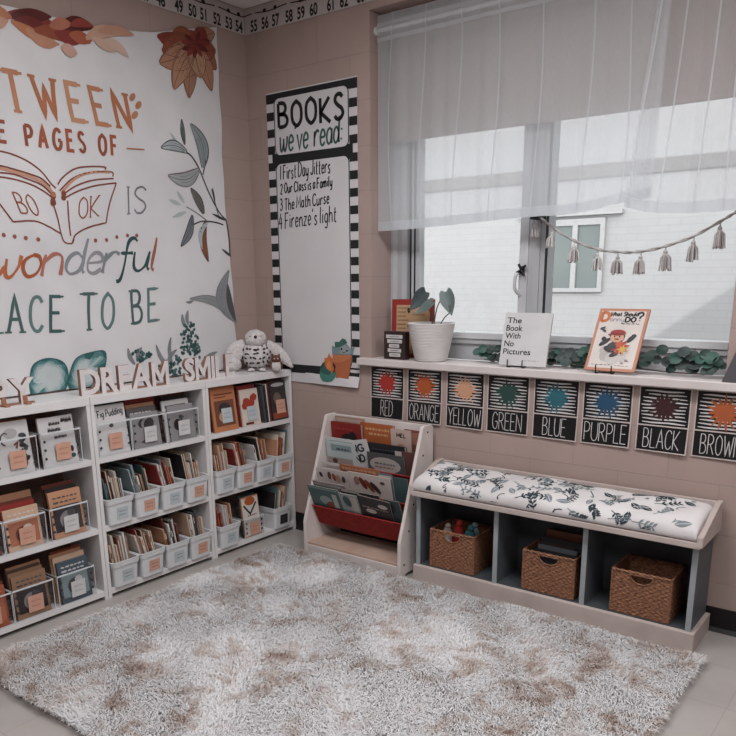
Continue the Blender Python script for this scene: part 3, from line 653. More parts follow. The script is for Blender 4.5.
# ================================================================== colour posters along the ledge
M_bord = mat('poster_border', 'c2b5b1', .6); M_pbk = mat('poster_black', '0c0c0d', .5); M_stripe = mat('poster_white', 'c4c0c0', .6)
names = [('RED', '9e2f28', 'red'), ('ORANGE', 'a5512c', 'orange'), ('YELLOW', 'c49377', 'peach'), ('GREEN', '27433d', 'dark green'), ('BLUE', '2a5f6b', 'teal'), ('PURPLE', '274a66', 'navy blue'), ('BLACK', '3a1f20', 'dark maroon'), ('BROWN', 'a35633', 'rust orange')]
edges = [(at(a_, 395, 'y', -.008).x, at(b_, 395, 'y', -.008).x) for a_, b_ in ((370.3, 403.5), (407, 441.5), (446, 483.8), (487, 529), (533.5, 579), (583, 633), (639, 692))]
edges.append((edges[-1][1]+.017, edges[-1][1]+.23))
for i, ((nm, hx, cn), (xa, xb)) in enumerate(zip(names, edges)):
    z1 = .981; z0 = z1-.266; rr = random.Random(i+40); crl = rr.uniform(.006, .016); w_ = xb-xa
    def pf(u, v, h, xa=xa, z1=z1, crl=crl, w_=w_):
        t = max(0, (z1-v)/.266-.35)/.65; return Vector((u, -.003-h-crl*t*t*(.35+.65*max(0, (u-xa)/w_)), v))
    c = MB(); nx, nz = 6, 10
    for d, fl in ((0, False), (-.0012, True)):
        vs = [pf(xa+w_*a/nx, z1-.266*b/nz, d) for b in range(nz+1) for a in range(nx+1)]
        c.add(vs, [((b*(nx+1)+a, (b+1)*(nx+1)+a, (b+1)*(nx+1)+a+1, b*(nx+1)+a+1) if not fl else (b*(nx+1)+a, b*(nx+1)+a+1, (b+1)*(nx+1)+a+1, (b+1)*(nx+1)+a)) for b in range(nz) for a in range(nx)], M_bord, None, True)
    def panel(u0, u1, v0, v1, h, m):
        k1, k2 = 6, 8; c.add([pf(u0+(u1-u0)*a/k1, v1+(v0-v1)*b/k2, h) for b in range(k2+1) for a in range(k1+1)], [(b*(k1+1)+a, (b+1)*(k1+1)+a, (b+1)*(k1+1)+a+1, b*(k1+1)+a+1) for b in range(k2) for a in range(k1)], m)
    zm = z1-.159
    panel(xa+.005, xb-.005, zm+.003, z1-.005, .0008, M_pbk); panel(xa+.005, xb-.005, z0+.005, zm-.003, .0008, M_pbk)
    for k in range(10):
        z = z1-.018-k*.0142; e0 = .012+.03*rr.random()*(1 if k in (0, 1) else .25); e1 = .012+.03*rr.random()*(1 if k in (0, 1) else .25)
        c.ribbon([(xa+e0+(w_-e0-e1)*q/8, z+.0012*math.sin(q+k)) for q in range(9)], lambda s: .0066*(.45+.55*min(1, 5*s, 5*(1-s))), .0014, M_stripe, pf)
    L = MB(); cx = (xa+xb)/2; wd_ = {3: .36, 4: .52, 5: .70, 6: .86}[len(nm)]
    letter(L, nm, pf, (cx-w_*wd_/2, z0+.016), (cx+w_*wd_/2, z0+.016), (cx-w_*wd_/2, z0+.094), .0030, .0016, M_stripe, gap=.15, sub=5); c.join(L)
    card = tag(c.build('color_poster', base=((xa+xb)/2, 0, z0)), f'striped black color card reading {nm} with {cn} paint splat', 'poster', 'color word posters under the ledge')
    s = MB(); P = []; cx, cz = (xa+xb)/2, z1-.082; N = 15
    for k in range(N*4):
        a = 2*PI*k/(N*4)+i; ph = k % 4
        if ph == 0: R_ = rr.uniform(.05, .082)
        elif ph == 2: R_ = .035+rr.uniform(-.006, .006)
        else: R_ = .05+rr.uniform(-.006, .006)
        P.append((cx+R_*math.cos(a)*(1.0), cz+R_*math.sin(a)))
    s.fan(P, .0020, cmat(hx), pf, (cx, cz)); s.build('paint_splat', card)
# ================================================================== bookcases along the left wall
CXF, CXB = .26, .012
ZS = [(.02, .045), (.318, .343), (.632, .657)]; ZT = (.894, .93)
M_page = mat('book_pages', 'c2b5a6', .8, 'b3a595', 60)
M_panel = M_white; M_backshade = mat('brown_back_shade', '7a625a', .7, '6d564e', 12)  # brown back panels, toned dark to deepen the shade behind the books
def bookcase(y0, y1, label):
    r_ = thing('bookcase', (.13, (y0+y1)/2, 0), label, 'bookcase', 'white bookcases along the left wall')
    for a in (y0, y1-.018): MB().box(CXB, CXF, a, a+.018, 0, ZT[0], M_panel).build('side_panel', r_, bevel=.001)
    MB().box(CXB, CXF+.002, y0, y1, ZT[0], ZT[1], M_panel).build('top_panel', r_, bevel=.0015)
    MB().box(CXB, CXB+.006, y0+.018, y1-.018, .045, ZT[0], M_backshade).build('back_panel', r_)
    MB().box(CXB+.006, CXF-.001, y0+.018, y1-.018, *ZS[0], M_panel).build('bottom_panel', r_, bevel=.001)
    for z in ZS[1:]: MB().box(CXB+.006, CXF-.001, y0+.018, y1-.018, *z, M_panel).build('shelf', r_, bevel=.001)
    MB().box(CXF-.05, CXF-.04, y0+.018, y1-.018, 0, .02, M_black).build('kick_shade', r_)  # recessed strip, black to carry the shadow under the bottom board
bookcase(-.636, -.012, 'white three shelf bookcase in the corner, topped by the owl plush')
bookcase(-1.281, -.638, 'white three shelf bookcase in the middle, under the DREAM sign')
bookcase(-1.926, -1.283, 'white three shelf bookcase at photo left edge, holding only clear bins')

def book_shape(mb, fn, w, h, t, cov, pages=M_page, spine=True):
    """u: spine to fore edge, v: height, n: thickness"""
    c = min(.0016, t*.2)
    def bx(u0, u1, v0, v1, n0, n1, m):
        vs = [fn(u, v, n_) for n_ in (n0, n1) for v in (v0, v1) for u in (u0, u1)]
        mb.add(vs, [(0,2,3,1), (4,5,7,6), (0,1,5,4), (2,6,7,3), (0,4,6,2), (1,3,7,5)], m)
    bx(0, w, 0, h, 0, c, cov); bx(0, w, 0, h, t-c, t, cov); bx(0, c, 0, h, c, t-c, cov)
    bx(c, w-.002, .002, h-.002, c, t-c, pages)
PAL = [('9b5138', 'rust'), ('b98a6c', 'tan'), ('d0c2b4', 'cream'), ('6d3a2d', 'brown'), ('2b2628', 'black'), ('8a2f2a', 'red'), ('55696c', 'grey teal'), ('c9c6c6', 'white'), ('a9664a', 'orange'), ('46474c', 'grey'), ('7f8f92', 'pale blue'), ('5a2a26', 'maroon'), ('c5a58e', 'beige'), ('3c5150', 'dark green'), ('d4cbc0', 'ivory')]
ORD = ['first', 'second', 'third', 'fourth', 'fifth', 'sixth', 'seventh', 'eighth', 'ninth', 'tenth']
M_bin = mat('white_plastic', 'cfd0d2', .4, 'c8c9cb', 6); M_tagb = mat('pale_blue_card', 'b3bcc0', .6); M_tagp = mat('pink_card', 'c89a86', .6); M_tagw = mat('white_card', 'c8c6c6', .6); M_tagbk = mat('dark_card', '2a2a2c', .6)
def scribble(mb, fn, u0, u1, v, a, h, m, w=.003, seed=0):
    r2 = random.Random(seed*13+7); sc_ = min(1., (u1-u0)/.09); u = u0
    while u < u1-.004*sc_:
        L = min(u1-u, r2.uniform(.010, .026)*sc_); n = max(3, int(L/(.0028*sc_)))
        mb.ribbon([(u+L*i/n, v+a*.75*(1 if i % 2 else -1)*r2.uniform(.4, 1)) for i in range(n+1)], w*.62, h, m, fn); u += L+.006*sc_
def label_card(parent, fn, uc, vc, w, h, m, seed=0, ink='6b5a58', n0=.0006):
    b = MB(); b.prism([(uc-w/2, vc-h/2), (uc+w/2, vc-h/2), (uc+w/2, vc+h/2), (uc-w/2, vc+h/2)], n0, n0+.0008, m, fn)
    for k, dv in enumerate((.16, -.14)): scribble(b, fn, uc-w*.3, uc+w*.3, vc+dv*h, h*.07, n0+.0012, cmat(ink), w*.035, seed+k)
    return b.build('label_card', parent)
def white_bin(yc, zf, label, tagm, hz=.122, seed=0, wk=1.):
    r_ = thing('white_bin', (.16, yc, zf), label, 'bin', 'white plastic book bins')
    zf += .0006; b = MB(); th = .003
    def ring(z, ins):   # footprint at height z, corners rounded
        t = z/hz; hy = (.061+.008*t)*wk-ins; xa, xb = .045-.008*t+ins, .272+.009*t-ins; r = .014
        return [(x, y) for x, y in rrect(xa, xb, yc-hy, yc+hy, r, 3)]
    L = [ring(0, 0), ring(hz-.026, 0), ring(hz-.0255, -.0035), ring(hz-.004, -.0048), ring(hz, -.0055), ring(hz, th), ring(.004, th)]
    Z = [0, hz-.026, hz-.0255, hz-.004, hz, hz, .004]; n = len(L[0])
    vs = [(x, y, zf+z) for P, z in zip(L, Z) for x, y in P]
    fs = [(k*n+i, k*n+(i+1) % n, (k+1)*n+(i+1) % n, (k+1)*n+i) for k in range(len(L)-1) for i in range(n)] + [tuple(range(n))[::-1], tuple(range(6*n, 7*n))]
    b.add(vs, fs, M_bin); b.build('tub', r_)
    sl = .009/hz
    fn = lambda u, v, h: Vector((.2722+sl*v+h, yc+u, zf+v))
    label_card(r_, fn, .006, hz*.40, .06, .055, tagm, seed)
    MB().box(.278, .2845, yc-.03, yc+.03, zf+hz-.0215, zf+hz-.0155, M_bin).build('handle_ridge', r_)
    return r_
def bin_books(yc, zf, where, n, lean, seed, hmax, group):
    r2 = random.Random(seed); zb = zf+.0056; hz = .12
    sgn = 1 if lean > 0 else -1; a0 = math.radians(abs(lean))
    ts = [r2.uniform(.0045, .0105) for _ in range(n)]; hs = [min(hmax, r2.uniform(.185, .25)) for _ in range(n)]
    room = .110-math.tan(a0)*.115-.004; tot = sum(t/math.cos(a0) for t in ts)
    k = min(1, room*.93/tot); ts = [t*k for t in ts]; gap = (room-sum(t/math.cos(a0) for t in ts))/n
    y = yc-.055 + (math.tan(a0)*.115+.002 if sgn > 0 else .002)
    for i in range(n):
        fan = (n-1-i)/max(1, n-1) if sgn > 0 else i/max(1, n-1)
        a = a0*(.72+.28*fan); t = ts[i]; wd_ = t/math.cos(a)
        hx, cname = r2.choice(PAL+PAL[1:3]+PAL[7:8]+PAL[12:13]+PAL[14:]+PAL[3:4]); bw = r2.uniform(.14, .185); xf = .262-r2.uniform(0, .012)-.006
        spine_front = r2.random() < .55
        if sgn > 0: O = Vector((xf, y, zb)); V = Vector((0, -math.sin(a), math.cos(a))); N = Vector((0, math.cos(a), math.sin(a)))
        else: O = Vector((xf, y+wd_, zb)); V = Vector((0, math.sin(a), math.cos(a))); N = Vector((0, -math.cos(a), math.sin(a)))
        U = Vector((-1, 0, 0))
        if spine_front: fn = lambda u, v, h: O+U*u+V*v+N*h
        else: fn = lambda u, v, h: O+U*(bw-u)+V*v+N*h
        b = MB(); book_shape(b, fn, bw, hs[i], t, cmat(hx))
        if spine_front and t > .006:
            s2 = cmat(r2.choice(['d0c2b4', '2b2628', 'a9664a']))
            v0 = hs[i]*r2.uniform(.55, .8)
            b.add([O+U*-.0004+V*v+N*h for v, h in ((v0, t*.25), (v0, t*.75), (v0+.03, t*.75), (v0+.03, t*.25))], [(0, 1, 2, 3)], s2)
        tag(b.build('book'), f'{cname} book {ORD[i]} from left in {where}', 'book', group)
        y += wd_+gap
cnt = 0
POS4 = ['leftmost', 'second', 'third', 'rightmost']
TAGS = {('m', 2): [M_tagb, M_tagp, M_tagb, M_tagp], ('m', 3): [M_tagb, M_tagp, M_tagb, M_tagp], ('c', 2): [M_tagb, M_tagp, M_tagb, M_tagp]}
for case, y0, nm in (('m', -1.262, 'middle'), ('c', -.617, 'corner')):
    for row, zf in ((2, .343), (3, .045)):
        if case == 'c' and row == 3: continue
        sp_ = .1505 if case == 'm' else .1455
        for k in range(4):
            yc = y0+(.0756 if case == 'm' else .0725)+sp_*k; shn = 'middle' if row == 2 else 'bottom'
            white_bin(yc, zf, f'{POS4[k]} white plastic book bin on {shn} shelf of {nm} bookcase', TAGS[(case, row)][k], seed=cnt, wk=1. if case == 'm' else .95)
            lean = [9, 13, 14, 10][k] if (case, row) != ('c', 2) else [9, 15, 12, -8][k]
            if row == 3: lean = [8, 14, 11, 8][k]
            bin_books(yc, zf, f'{POS4[k]} white bin, {shn} shelf of {nm} bookcase', 9 if row == 2 else 8, lean, 100+cnt, .255 if row == 2 else .25, 'books standing in the white bins'); cnt += 1
for k, (yc, pn, lean, tg) in enumerate(((-.535, 'left', 8, M_tagb), (-.135, 'right', -10, M_tagbk))):
    white_bin(yc, .045, f'{pn} white plastic bin on bottom shelf of corner bookcase', tg, seed=70+k)
    bin_books(yc, .045, f'{pn} white bin, bottom shelf of corner bookcase', 7, lean, 170+k, .225, 'books standing in the white bins')

# ------------------------------------------------------------------ clear bins of books that face the room
M_acr = clear_mat('clear_acrylic', (.985, .988, .99), .7, .08); M_edge = mat('acrylic_edge', 'cfd2d5', .2, spec=.6)
def clear_bin(y0, y1, zf, hz, label, tagm, seed):
    r_ = thing('clear_bin', (.16, (y0+y1)/2, zf), label, 'bin', 'clear plastic book bins')
    zf += .0006; x0, x1 = .045, .2575; t = .002; b = MB()
    b.box(x0, x1, y0, y1, zf, zf+t, M_acr); b.box(x1-t, x1, y0, y1, zf+t, zf+hz, M_acr); b.box(x0, x0+t, y0, y1, zf+t, zf+hz, M_acr)
    b.box(x0+t, x1-t, y0, y0+t, zf+t, zf+hz, M_acr); b.box(x0+t, x1-t, y1-t, y1, zf+t, zf+hz, M_acr)
    e = MB()
    e.box(x1-.001, x1+.003, y0, y1, zf+hz-.006, zf+hz, M_edge); e.box(x0, x1, y0, y0+.002, zf+hz-.005, zf+hz+.0005, M_edge); e.box(x0, x1, y1-.002, y1, zf+hz-.005, zf+hz+.0005, M_edge)
    for y in (y0, y1-.0025): e.box(x1-.0005, x1+.0015, y, y+.0025, zf, zf+hz-.006, M_edge)
    e.box(x1-.0005, x1+.002, y0+.0025, y1-.0025, zf, zf+.004, M_edge); e.build('rim', r_)
    fn = lambda u, v, h: Vector((x1+h, u, zf+v)); d = b
    for y in (y0+.016, y1-.016):
        for k in range(3): d.flat(ell(y, hz*(.28+.24*k), .0062, .0062, 10), .0008, cmat('39363a'), fn)
    d.build('box', r_)
    label_card(r_, fn, (y0+y1)/2+.006, hz*.42, .068, .072, tagm, seed, 'a06a58' if tagm == M_tagp else '8b8f94')
    return r_
def cover(mb, fn, w, h, n0, style, r2, pal):
    m = [cmat(x) for x in pal]
    if style == 'title':          # band of title over a picture
        mb.flat(rect(.07*w, .93*w, .12*h, .68*h), n0, m[0], fn); mb.fan(ell(w*.5, h*.36, w*.26, h*.2, 14), n0+.0004, m[1], fn)
        mb.flat(ell(w*.62, h*.5, w*.13, h*.08, 12), n0+.0008, m[2], fn)
        for k in range(2): scribble(mb, fn, w*.12, w*.88, h*(.86-.1*k), h*.02, n0, m[2], .007, k)
    elif style == 'pattern':
        for i in range(5):
            for j in range(6): mb.flat(ell(w*(.12+.19*i), h*(.1+.155*j), w*.06, h*.04, 8, i+j), n0, m[(i*j+i) % 3], fn)
    elif style == 'blot':
        for k in range(5): mb.fan(ell(w*r2.uniform(.25, .75), h*r2.uniform(.2, .75), w*r2.uniform(.1, .22), h*r2.uniform(.06, .16), 12, r2.random()*3), n0+.0004*k, m[k % 3], fn)
    elif style == 'bars':
        for k in range(3): mb.flat(rect(w*.1, w*r2.uniform(.6, .9), h*(.88-.13*k)-h*.06, h*(.88-.13*k)), n0, m[k % 3], fn)
        mb.fan(ell(w*.5, h*.28, w*.3, h*.17, 14), n0, m[1], fn)
STY = ['title', 'bars', 'blot', 'title', 'pattern']
def facing(y0, y1, zf, xfront, items, where, seed, group='books facing out in the clear bins', tagm=None, noun=''):
    """books stacked one behind the other, covers to the room; items: (hex, colour, height, width, style, palette)"""
    r2 = random.Random(seed); x = xfront; out = []
    for i, it in enumerate(items):
        hx, cn, h, w, sty, pal = it[:6]; a = math.radians(7)
        t = r2.uniform(.008, .013); yc = (y0+y1)/2+r2.uniform(-.5, .5)*max(0, (y1-y0)-w)
        O = Vector((x-t-.0005, yc-w/2, zf+.0005)); V = Vector((-math.sin(a), 0, math.cos(a))); N = Vector((math.cos(a), 0, math.sin(a)))
        O.z += 0
        fn = lambda u, v, n_, O=O.copy(), V=V, N=N: O+Vector((0, 1, 0))*u+V*v+N*n_
        b = MB(); book_shape(b, fn, w, h, t, cmat(hx)); cover(b, fn, w, h, t+.0004, sty, r2, pal)
        if len(it) > 6: it[6](b, fn, w, h, t+.0014)
        dpt = 'front' if i == 0 else ORD[i]
        lab = f'{cn} book frontmost in {where}' if i == 0 else f'{cn} book {ORD[i]} from front in {where}'
        o = tag(b.build('book'), lab, 'book', group); out.append((o, fn, w, h, t))
        x -= t/math.cos(a)+.005
    return out
WP = ('b7b2b0', '8f8a8a', '5b5557')
def t_fig(b, fn, w, h, n): 
    letter(b, 'Fig Pudding', fn, (w*.12, h*.76), (w*.92, h*.79), (w*.12, h*.9), .004, n, cmat('3a3436'), jitter=.05); b.flat(ell(w*.5, h*.58, .012, .009, 8), n, cmat('3a3436'), fn)
def t_dark(b, fn, w, h, n):
    scribble(b, fn, w*.3, w*.62, h*.86, .008, n, cmat('3a3436'), .008, 1); scribble(b, fn, w*.25, w*.6, h*.73, .01, n, cmat('3a3436'), .009, 2); scribble(b, fn, w*.4, w*.75, h*.58, .008, n, cmat('3a3436'), .007, 3); scribble(b, fn, w*.66, w*.95, h*.9, .01, n, cmat('2b2628'), .01, 4)
    b.flat(ell(w*.85, h*.3, .008, .014, 8), n, cmat('2b2628'), fn); b.flat(ell(w*.86, h*.16, .012, .01, 8), n, cmat('2f4a4a'), fn)
def t_bw(b, fn, w, h, n):
    b.fan(ell(w*.12, h*.9, .013, .013, 10), n, cmat('9c5232'), fn); b.fan(ell(w*.5, h*.78, .03, .02, 12), n, cmat('a9a4a4'), fn)
    b.ribbon([(w*.35+.02*math.cos(t), h*.68+.025*math.sin(t)) for t in (1, 1.7, 2.4, 3.1, 3.8, 4.5)], .006, n, cmat('4b4649'), fn)
    for k in range(9): b.flat(ell(w*(.8+.05*math.sin(k*2)), h*(.72-.065*k), .016, .009, 8, k), n, cmat('2b2628' if k % 2 else '46474c'), fn)
    b.ribbon([(w*.55, h*.55), (w*.66, h*.6), (w*.6, h*.48)], .008, n, cmat('7e332d'), fn)
BK = ('2b2628', '8a8486', '46474c'); RD = ('8a2f2a', '5a2a26', 'c5a58e'); TN = ('a9664a', '6d3a2d', 'd0c2b4'); GY = ('7f8f92', '46474c', 'c9c6c6')
def stackset(seed, first, n=4):
    r2 = random.Random(seed); out = [first]
    for k in range(n-1):
        hx, cn = r2.choice([p for p in PAL if p[0] not in ('d4cbc0', 'c9c6c6')]); out.append((hx, cn, first[2]+.012*(k+1)*r2.uniform(.6, 1.2) if first[2]+.012*(k+1) < .225 else .228-.003*r2.random(), r2.uniform(.135, .15), r2.choice(STY), r2.choice((BK, RD, TN, GY))))
    return out
POS3 = ['left', 'center', 'right']
L3 = [(-1.905, -1.725), (-1.722, -1.540), (-1.522, -1.340)]
def row(case, shelf, spans, zf, hz, sets, tags, cname):
    for k, ((y0, y1), st, tg) in enumerate(zip(spans, sets, tags)):
        clear_bin(y0, y1, zf, hz, f'{POS3[k]} clear plastic book bin on {shelf} shelf of {cname} bookcase', tg, hash((shelf, k)) % 50 if False else k*3+len(shelf))
        facing(y0+.006, y1-.006, zf+.0028, .2545, st, f'{POS3[k]} clear bin, {shelf} shelf of {cname} bookcase', k*11+len(shelf)*5+len(cname))
wh = 'c9c6c6'
row('l', 'top', L3, .657, .150, [stackset(1, ('a9664a', 'orange', .19, .15, 'title', TN)), [(wh, 'white', .212, .155, 'none', WP, t_bw), ('a9664a', 'orange', .215, .15, 'bars', TN), ('d0c2b4', 'cream', .205, .15, 'title', WP)], [(wh, 'white', .205, .158, 'none', WP, t_dark), ('b98a6c', 'tan', .20, .15, 'bars', BK), ('6d3a2d', 'brown', .19, .15, 'bars', TN)]], [M_tagp, M_tagp, M_tagp], 'left')
row('l', 'middle', L3, .343, .140, [stackset(2, ('6d3a2d', 'brown', .17, .15, 'title', RD)), [('c5a58e', 'beige', .172, .15, 'title', TN), ('8a2f2a', 'red', .19, .15, 'bars', TN), ('6d3a2d', 'brown', .2, .15, 'bars', RD), ('b98a6c', 'tan', .225, .14, 'title', TN)], [('b98a6c', 'tan', .2, .15, 'title', BK), ('2b2628', 'black', .215, .15, 'bars', GY), ('6d3a2d', 'brown', .228, .145, 'title', TN)]], [M_tagp, M_tagp, M_tagw], 'left')
row('l', 'bottom', L3, .045, .140, [stackset(3, ('9b5138', 'rust', .17, .15, 'title', TN)), [('8a6a54', 'dark tan', .185, .15, 'title', BK), ('8a6a54', 'brown', .197, .15, 'bars', BK), ('5a4a42', 'dark brown', .205, .15, 'bars', TN), ('b98a6c', 'tan', .213, .15, 'bars', TN)], [('46525c', 'slate blue', .185, .145, 'title', GY), ('c5a58e', 'beige', .205, .15, 'bars', BK), ('b98a6c', 'tan', .215, .15, 'bars', TN), ('9b5138', 'rust', .222, .14, 'bars', RD)]], [M_tagp, M_tagp, M_tagw], 'left')
row('m', 'top', [(-1.262, -1.085), (-1.082, -.888), (-.884, -.690)], .657, .150, [[('cfcccc', 'white', .22, .16, 'none', WP, t_fig), ('2f4a4a', 'dark green', .226, .155, 'bars', BK)], [('8d8a8c', 'grey', .16, .155, 'blot', BK), ('5b5557', 'charcoal', .185, .16, 'title', GY), ('b98a6c', 'tan', .2, .155, 'bars', BK), ('8a2f2a', 'red', .226, .165, 'bars', RD)], [('8d8a8c', 'grey', .17, .155, 'blot', BK), ('c9c6c6', 'white', .195, .16, 'bars', BK), ('2b2628', 'black', .21, .155, 'bars', GY), ('6d3a2d', 'brown', .225, .155, 'bars', TN)]], [M_tagp, M_tagw, M_tagw], 'middle')

# top shelf of the corner bookcase: books standing on the shelf itself, cards taped to the front covers
def t_or(b, fn, w, h, n):
    b.flat(rect(w*.1, w*.9, h*.12, h*.68), n, cmat('6d4434'), fn); b.fan(ell(w*.5, h*.5, w*.24, h*.13, 14), n+.0004, cmat('35302f'), fn); b.fan(ell(w*.45, h*.32, w*.22, h*.12, 14), n+.0008, cmat('b98a6c'), fn)
    b.flat(rect(w*.12, w*.88, h*.80, h*.83), n, cmat('6d3a2d'), fn); b.flat(rect(w*.12, w*.6, h*.74, h*.765), n, cmat('6d3a2d'), fn)
def t_heart(b, fn, w, h, n):
    for k in range(8): b.fan(ell(w*(.2+.55*k/7), h*(.56+.1*math.sin(k*1.2)+.12*k/7), w*.16, h*.1, 12), n+.0002*k, cmat('9a3a2c'), fn)
    b.flat(rect(w*.15, w*.6, h*.04, h*.1), n, cmat('5a2a26'), fn)
def t_dk(b, fn, w, h, n):
    b.flat(rect(w*.04, w*.96, h*.04, h*.2), n, cmat('8a4030'), fn); b.fan(ell(w*.5, h*.9, w*.42, h*.05, 14), n, cmat('b3aeb0'), fn); b.fan(ell(w*.4, h*.55, w*.25, h*.16, 12), n, cmat('6a5a52'), fn)
for (y0, y1, items, wn, tg, s) in ((-.586, -.408, [('b3744f', 'orange', .232, .165, 'none', TN, t_or), ('7a4634', 'brown', .228, .165, 'bars', TN), ('5a2a26', 'maroon', .225, .16, 'bars', RD)], 'left', M_tagb, 1),
                                   (-.388, -.250, [('cdbfb4', 'cream', .195, .13, 'none', TN, t_heart), ('8a2f2a', 'red', .215, .13, 'bars', RD), ('46474c', 'grey', .21, .13, 'bars', BK)], 'center', M_tagb, 2),
                                   (-.160, -.034, [('35302f', 'black', .215, .122, 'none', TN, t_dk), ('5a2a26', 'maroon', .222, .12, 'bars', RD), ('6d3a2d', 'brown', .2, .12, 'bars', TN)], 'right', M_tagp, 3)):
    res = facing(y0, y1, .657, .252, items, f'{wn} stack, top shelf of corner bookcase', s*9, 'books facing out on the corner bookcase')
    o, fn, w, h, t = res[0]
    label_card(o, fn, w*.56, h*.34, .07, .075, tg, s, 'a06a58' if tg == M_tagp else '8b8f94', n0=t+.003)
y = -.240
for i, (hx, cn, t) in enumerate((('46474c', 'grey', .012), ('2b2628', 'black', .014), ('c9c6c6', 'white', .007), ('5a2a26', 'maroon', .012))):
    a = math.radians(6); O = Vector((.25, y+.02, .6575)); V = Vector((0, -math.sin(a), math.cos(a))); N = Vector((0, math.cos(a), math.sin(a)))
    b = MB(); book_shape(b, lambda u, v, n_: O+Vector((-1, 0, 0))*u+V*v+N*n_, .17, .2+.005*i, t, cmat(hx))
    tag(b.build('book'), f'{cn} book {ORD[i]} from left, spine out, top shelf of corner bookcase', 'book', 'spine out books on the corner bookcase'); y += t+.003

# bottom shelf of the corner bookcase: a clear bin of books between the two white bins
clear_bin(-.418, -.272, .045, .11, 'clear plastic bin between two white bins, bottom shelf of corner bookcase', M_tagp, 77)
def t_vee(b, fn, w, h, n):
    b.flat(rect(w*.03, w*.97, h*.03, h*.97), n-.0004, cmat('cfc8c2'), fn); b.fan(ell(w*.5, h*.88, w*.3, h*.11, 14), n, cmat('a8562f'), fn); b.ribbon([(w*.12, h*.8), (w*.45, h*.56), (w*.85, h*.82)], .011, n+.0004, cmat('242224'), fn); scribble(b, fn, w*.3, w*.8, h*.52, .006, n, cmat('7e332d'), .005)
facing(-.413, -.277, .0478, .254, [('b07a58', 'orange and white', .222, .128, 'none', TN, t_vee), ('46474c', 'grey', .205, .125, 'bars', BK), ('2f4a4a', 'dark green', .228, .125, 'bars', BK)], 'narrow clear bin, bottom shelf of corner bookcase', 91)
# ================================================================== on top of the bookcases
M_signw = mat('sign_white_paint', 'd2cccb', .5, 'c8c1c0', 30); M_signs = mat('sign_wood_edge', '8f6a5b', .7, '80594b', 40)
def word(s, ya, yb, x, z0, h, label):
    b = MB(); L = []; u = 0
    for k, ch in enumerate(s):
        if ch == 'M':
            pl_ = [(0, 0), (0, .7), (.15, .7), (.35, .33), (.55, .7), (.70, .7), (.70, 0), (.56, 0), (.56, .43), (.40, .13), (.30, .13), (.14, .43), (.14, 0)]
            n = len(pl_); vs = [(a, c, -.09) for a, c in pl_]+[(a, c, .09) for a, c in pl_]; fs = [tuple(range(n)), tuple(range(n, 2*n))[::-1]]+[(q, (q+1) % n, n+(q+1) % n, n+q) for q in range(n)]; caps = [True, True]+[False]*n
        else:
            vs, fs, ns = type_mesh(ch, .028, .09); caps = [abs(n_.z) > .8 for n_ in ns]
        lo = [min(v[q] for v in vs) for q in (0, 1)]; hi = [max(v[q] for v in vs) for q in (0, 1)]
        L.append((u, vs, fs, caps, lo, hi, k)); u += hi[0]-lo[0]+.04
    sy = (yb-ya)/(u-.04)
    for u, vs, fs, caps, lo, hi, k in L:
        sz = h/(hi[1]-lo[1]); P = [(x+v[2]*(.11-.004*(k % 2)), ya+(u+v[0]-lo[0])*sy, z0+(v[1]-lo[1])*sz) for v in vs]
        b.add(P, [f for f, c in zip(fs, caps) if c], M_signw); b.add(P, [f for f, c in zip(fs, caps) if not c], M_signs)
    b.box(x-.008, x+.008, ya+.004, yb-.004, z0, z0+.007, M_signs)
    return tag(b.build('word_sign', base=(x, (ya+yb)/2, z0)), label, 'sign', 'wooden word signs on the bookcases')
yb_ = at(36, 399, 'x', .21).y; hs = word('HAPPY', yb_-.47, yb_, .2, .9302, .105, 'white wooden word sign reading HAPPY, cut by photo left edge')
f_ = at(5.4, 403, 'z', .935)
for u in (7, 28.5):
    yy = at(u, 403-(u-5.4)*.12, 'x', .235).y
    MB().box(.2082, .24, yy-.009, yy+.009, .9302, .936, cmat('9a6a50')).box(.2082, .214, yy-.009, yy+.009, .936, .965, cmat('9a6a50')).build('foot', hs)
word('DREAM', -1.284, -.812, .2, .9302, .112, 'white wooden word sign reading DREAM on the middle bookcase')
word('SMILE', -.715, -.385, .2, .9302, .112, 'white wooden word sign reading SMILE beside the owl plush')

M_fur = mat('white_plush', 'cfcbca', .95, 'b9b3b2', 90, bump=.9, bscale=160); M_spot = mat('dark_plush', '3a3234', .95, bump=.5); M_brn = mat('brown_plush', '6a4238', .95, '55332b', 60, bump=.8, bscale=160)
owl = thing('owl_plush', (.150, -.167, .9302), 'white spotted snowy owl plush with spread wings on corner bookcase top', 'stuffed animal', rot=(0, 0, PI/4))
def fur(a): return lambda p: 1+a*noise.noise(p*5)
def wing(mb, base, tip, w0, th, bow=0):
    """a soft flat wing from shoulder to tip"""
    b = Vector(base); t = Vector(tip); vs = []; fs = []; n, k = 12, 10
    ax = (t-b).normalized(); nr = Vector((0, 1, 0)); sd = ax.cross(nr).normalized()
    for i in range(n+1):
        s = i/n; c = b.lerp(t, s)+sd*bow*math.sin(PI*s); w = w0*(math.sin(PI*min(.97, .14+.86*s))**.7); q = th*(math.sin(PI*min(.97, .12+.86*s))**.6)
        for j in range(k):
            a = 2*PI*j/k; e = 1+.12*noise.noise(Vector((i*.9, j*1.3, w0*40))); vs.append(c+sd*math.cos(a)*w*e+nr*math.sin(a)*q*e)
    for i in range(n):
        for j in range(k): fs.append((i*k+j, i*k+(j+1) % k, (i+1)*k+(j+1) % k, (i+1)*k+j))
    fs += [tuple(range(k))[::-1], tuple(range(n*k, n*k+k))]
    return mb.add(vs, fs, M_fur, None, True)
ob = MB().ball((0, 0, .084), (.078, .064, .085), M_fur, 22, 16, fur(.1)).ball((0, -.012, .172), (.06, .054, .05), M_fur, 22, 14, fur(.1))
ob.build('body', owl, local=True)
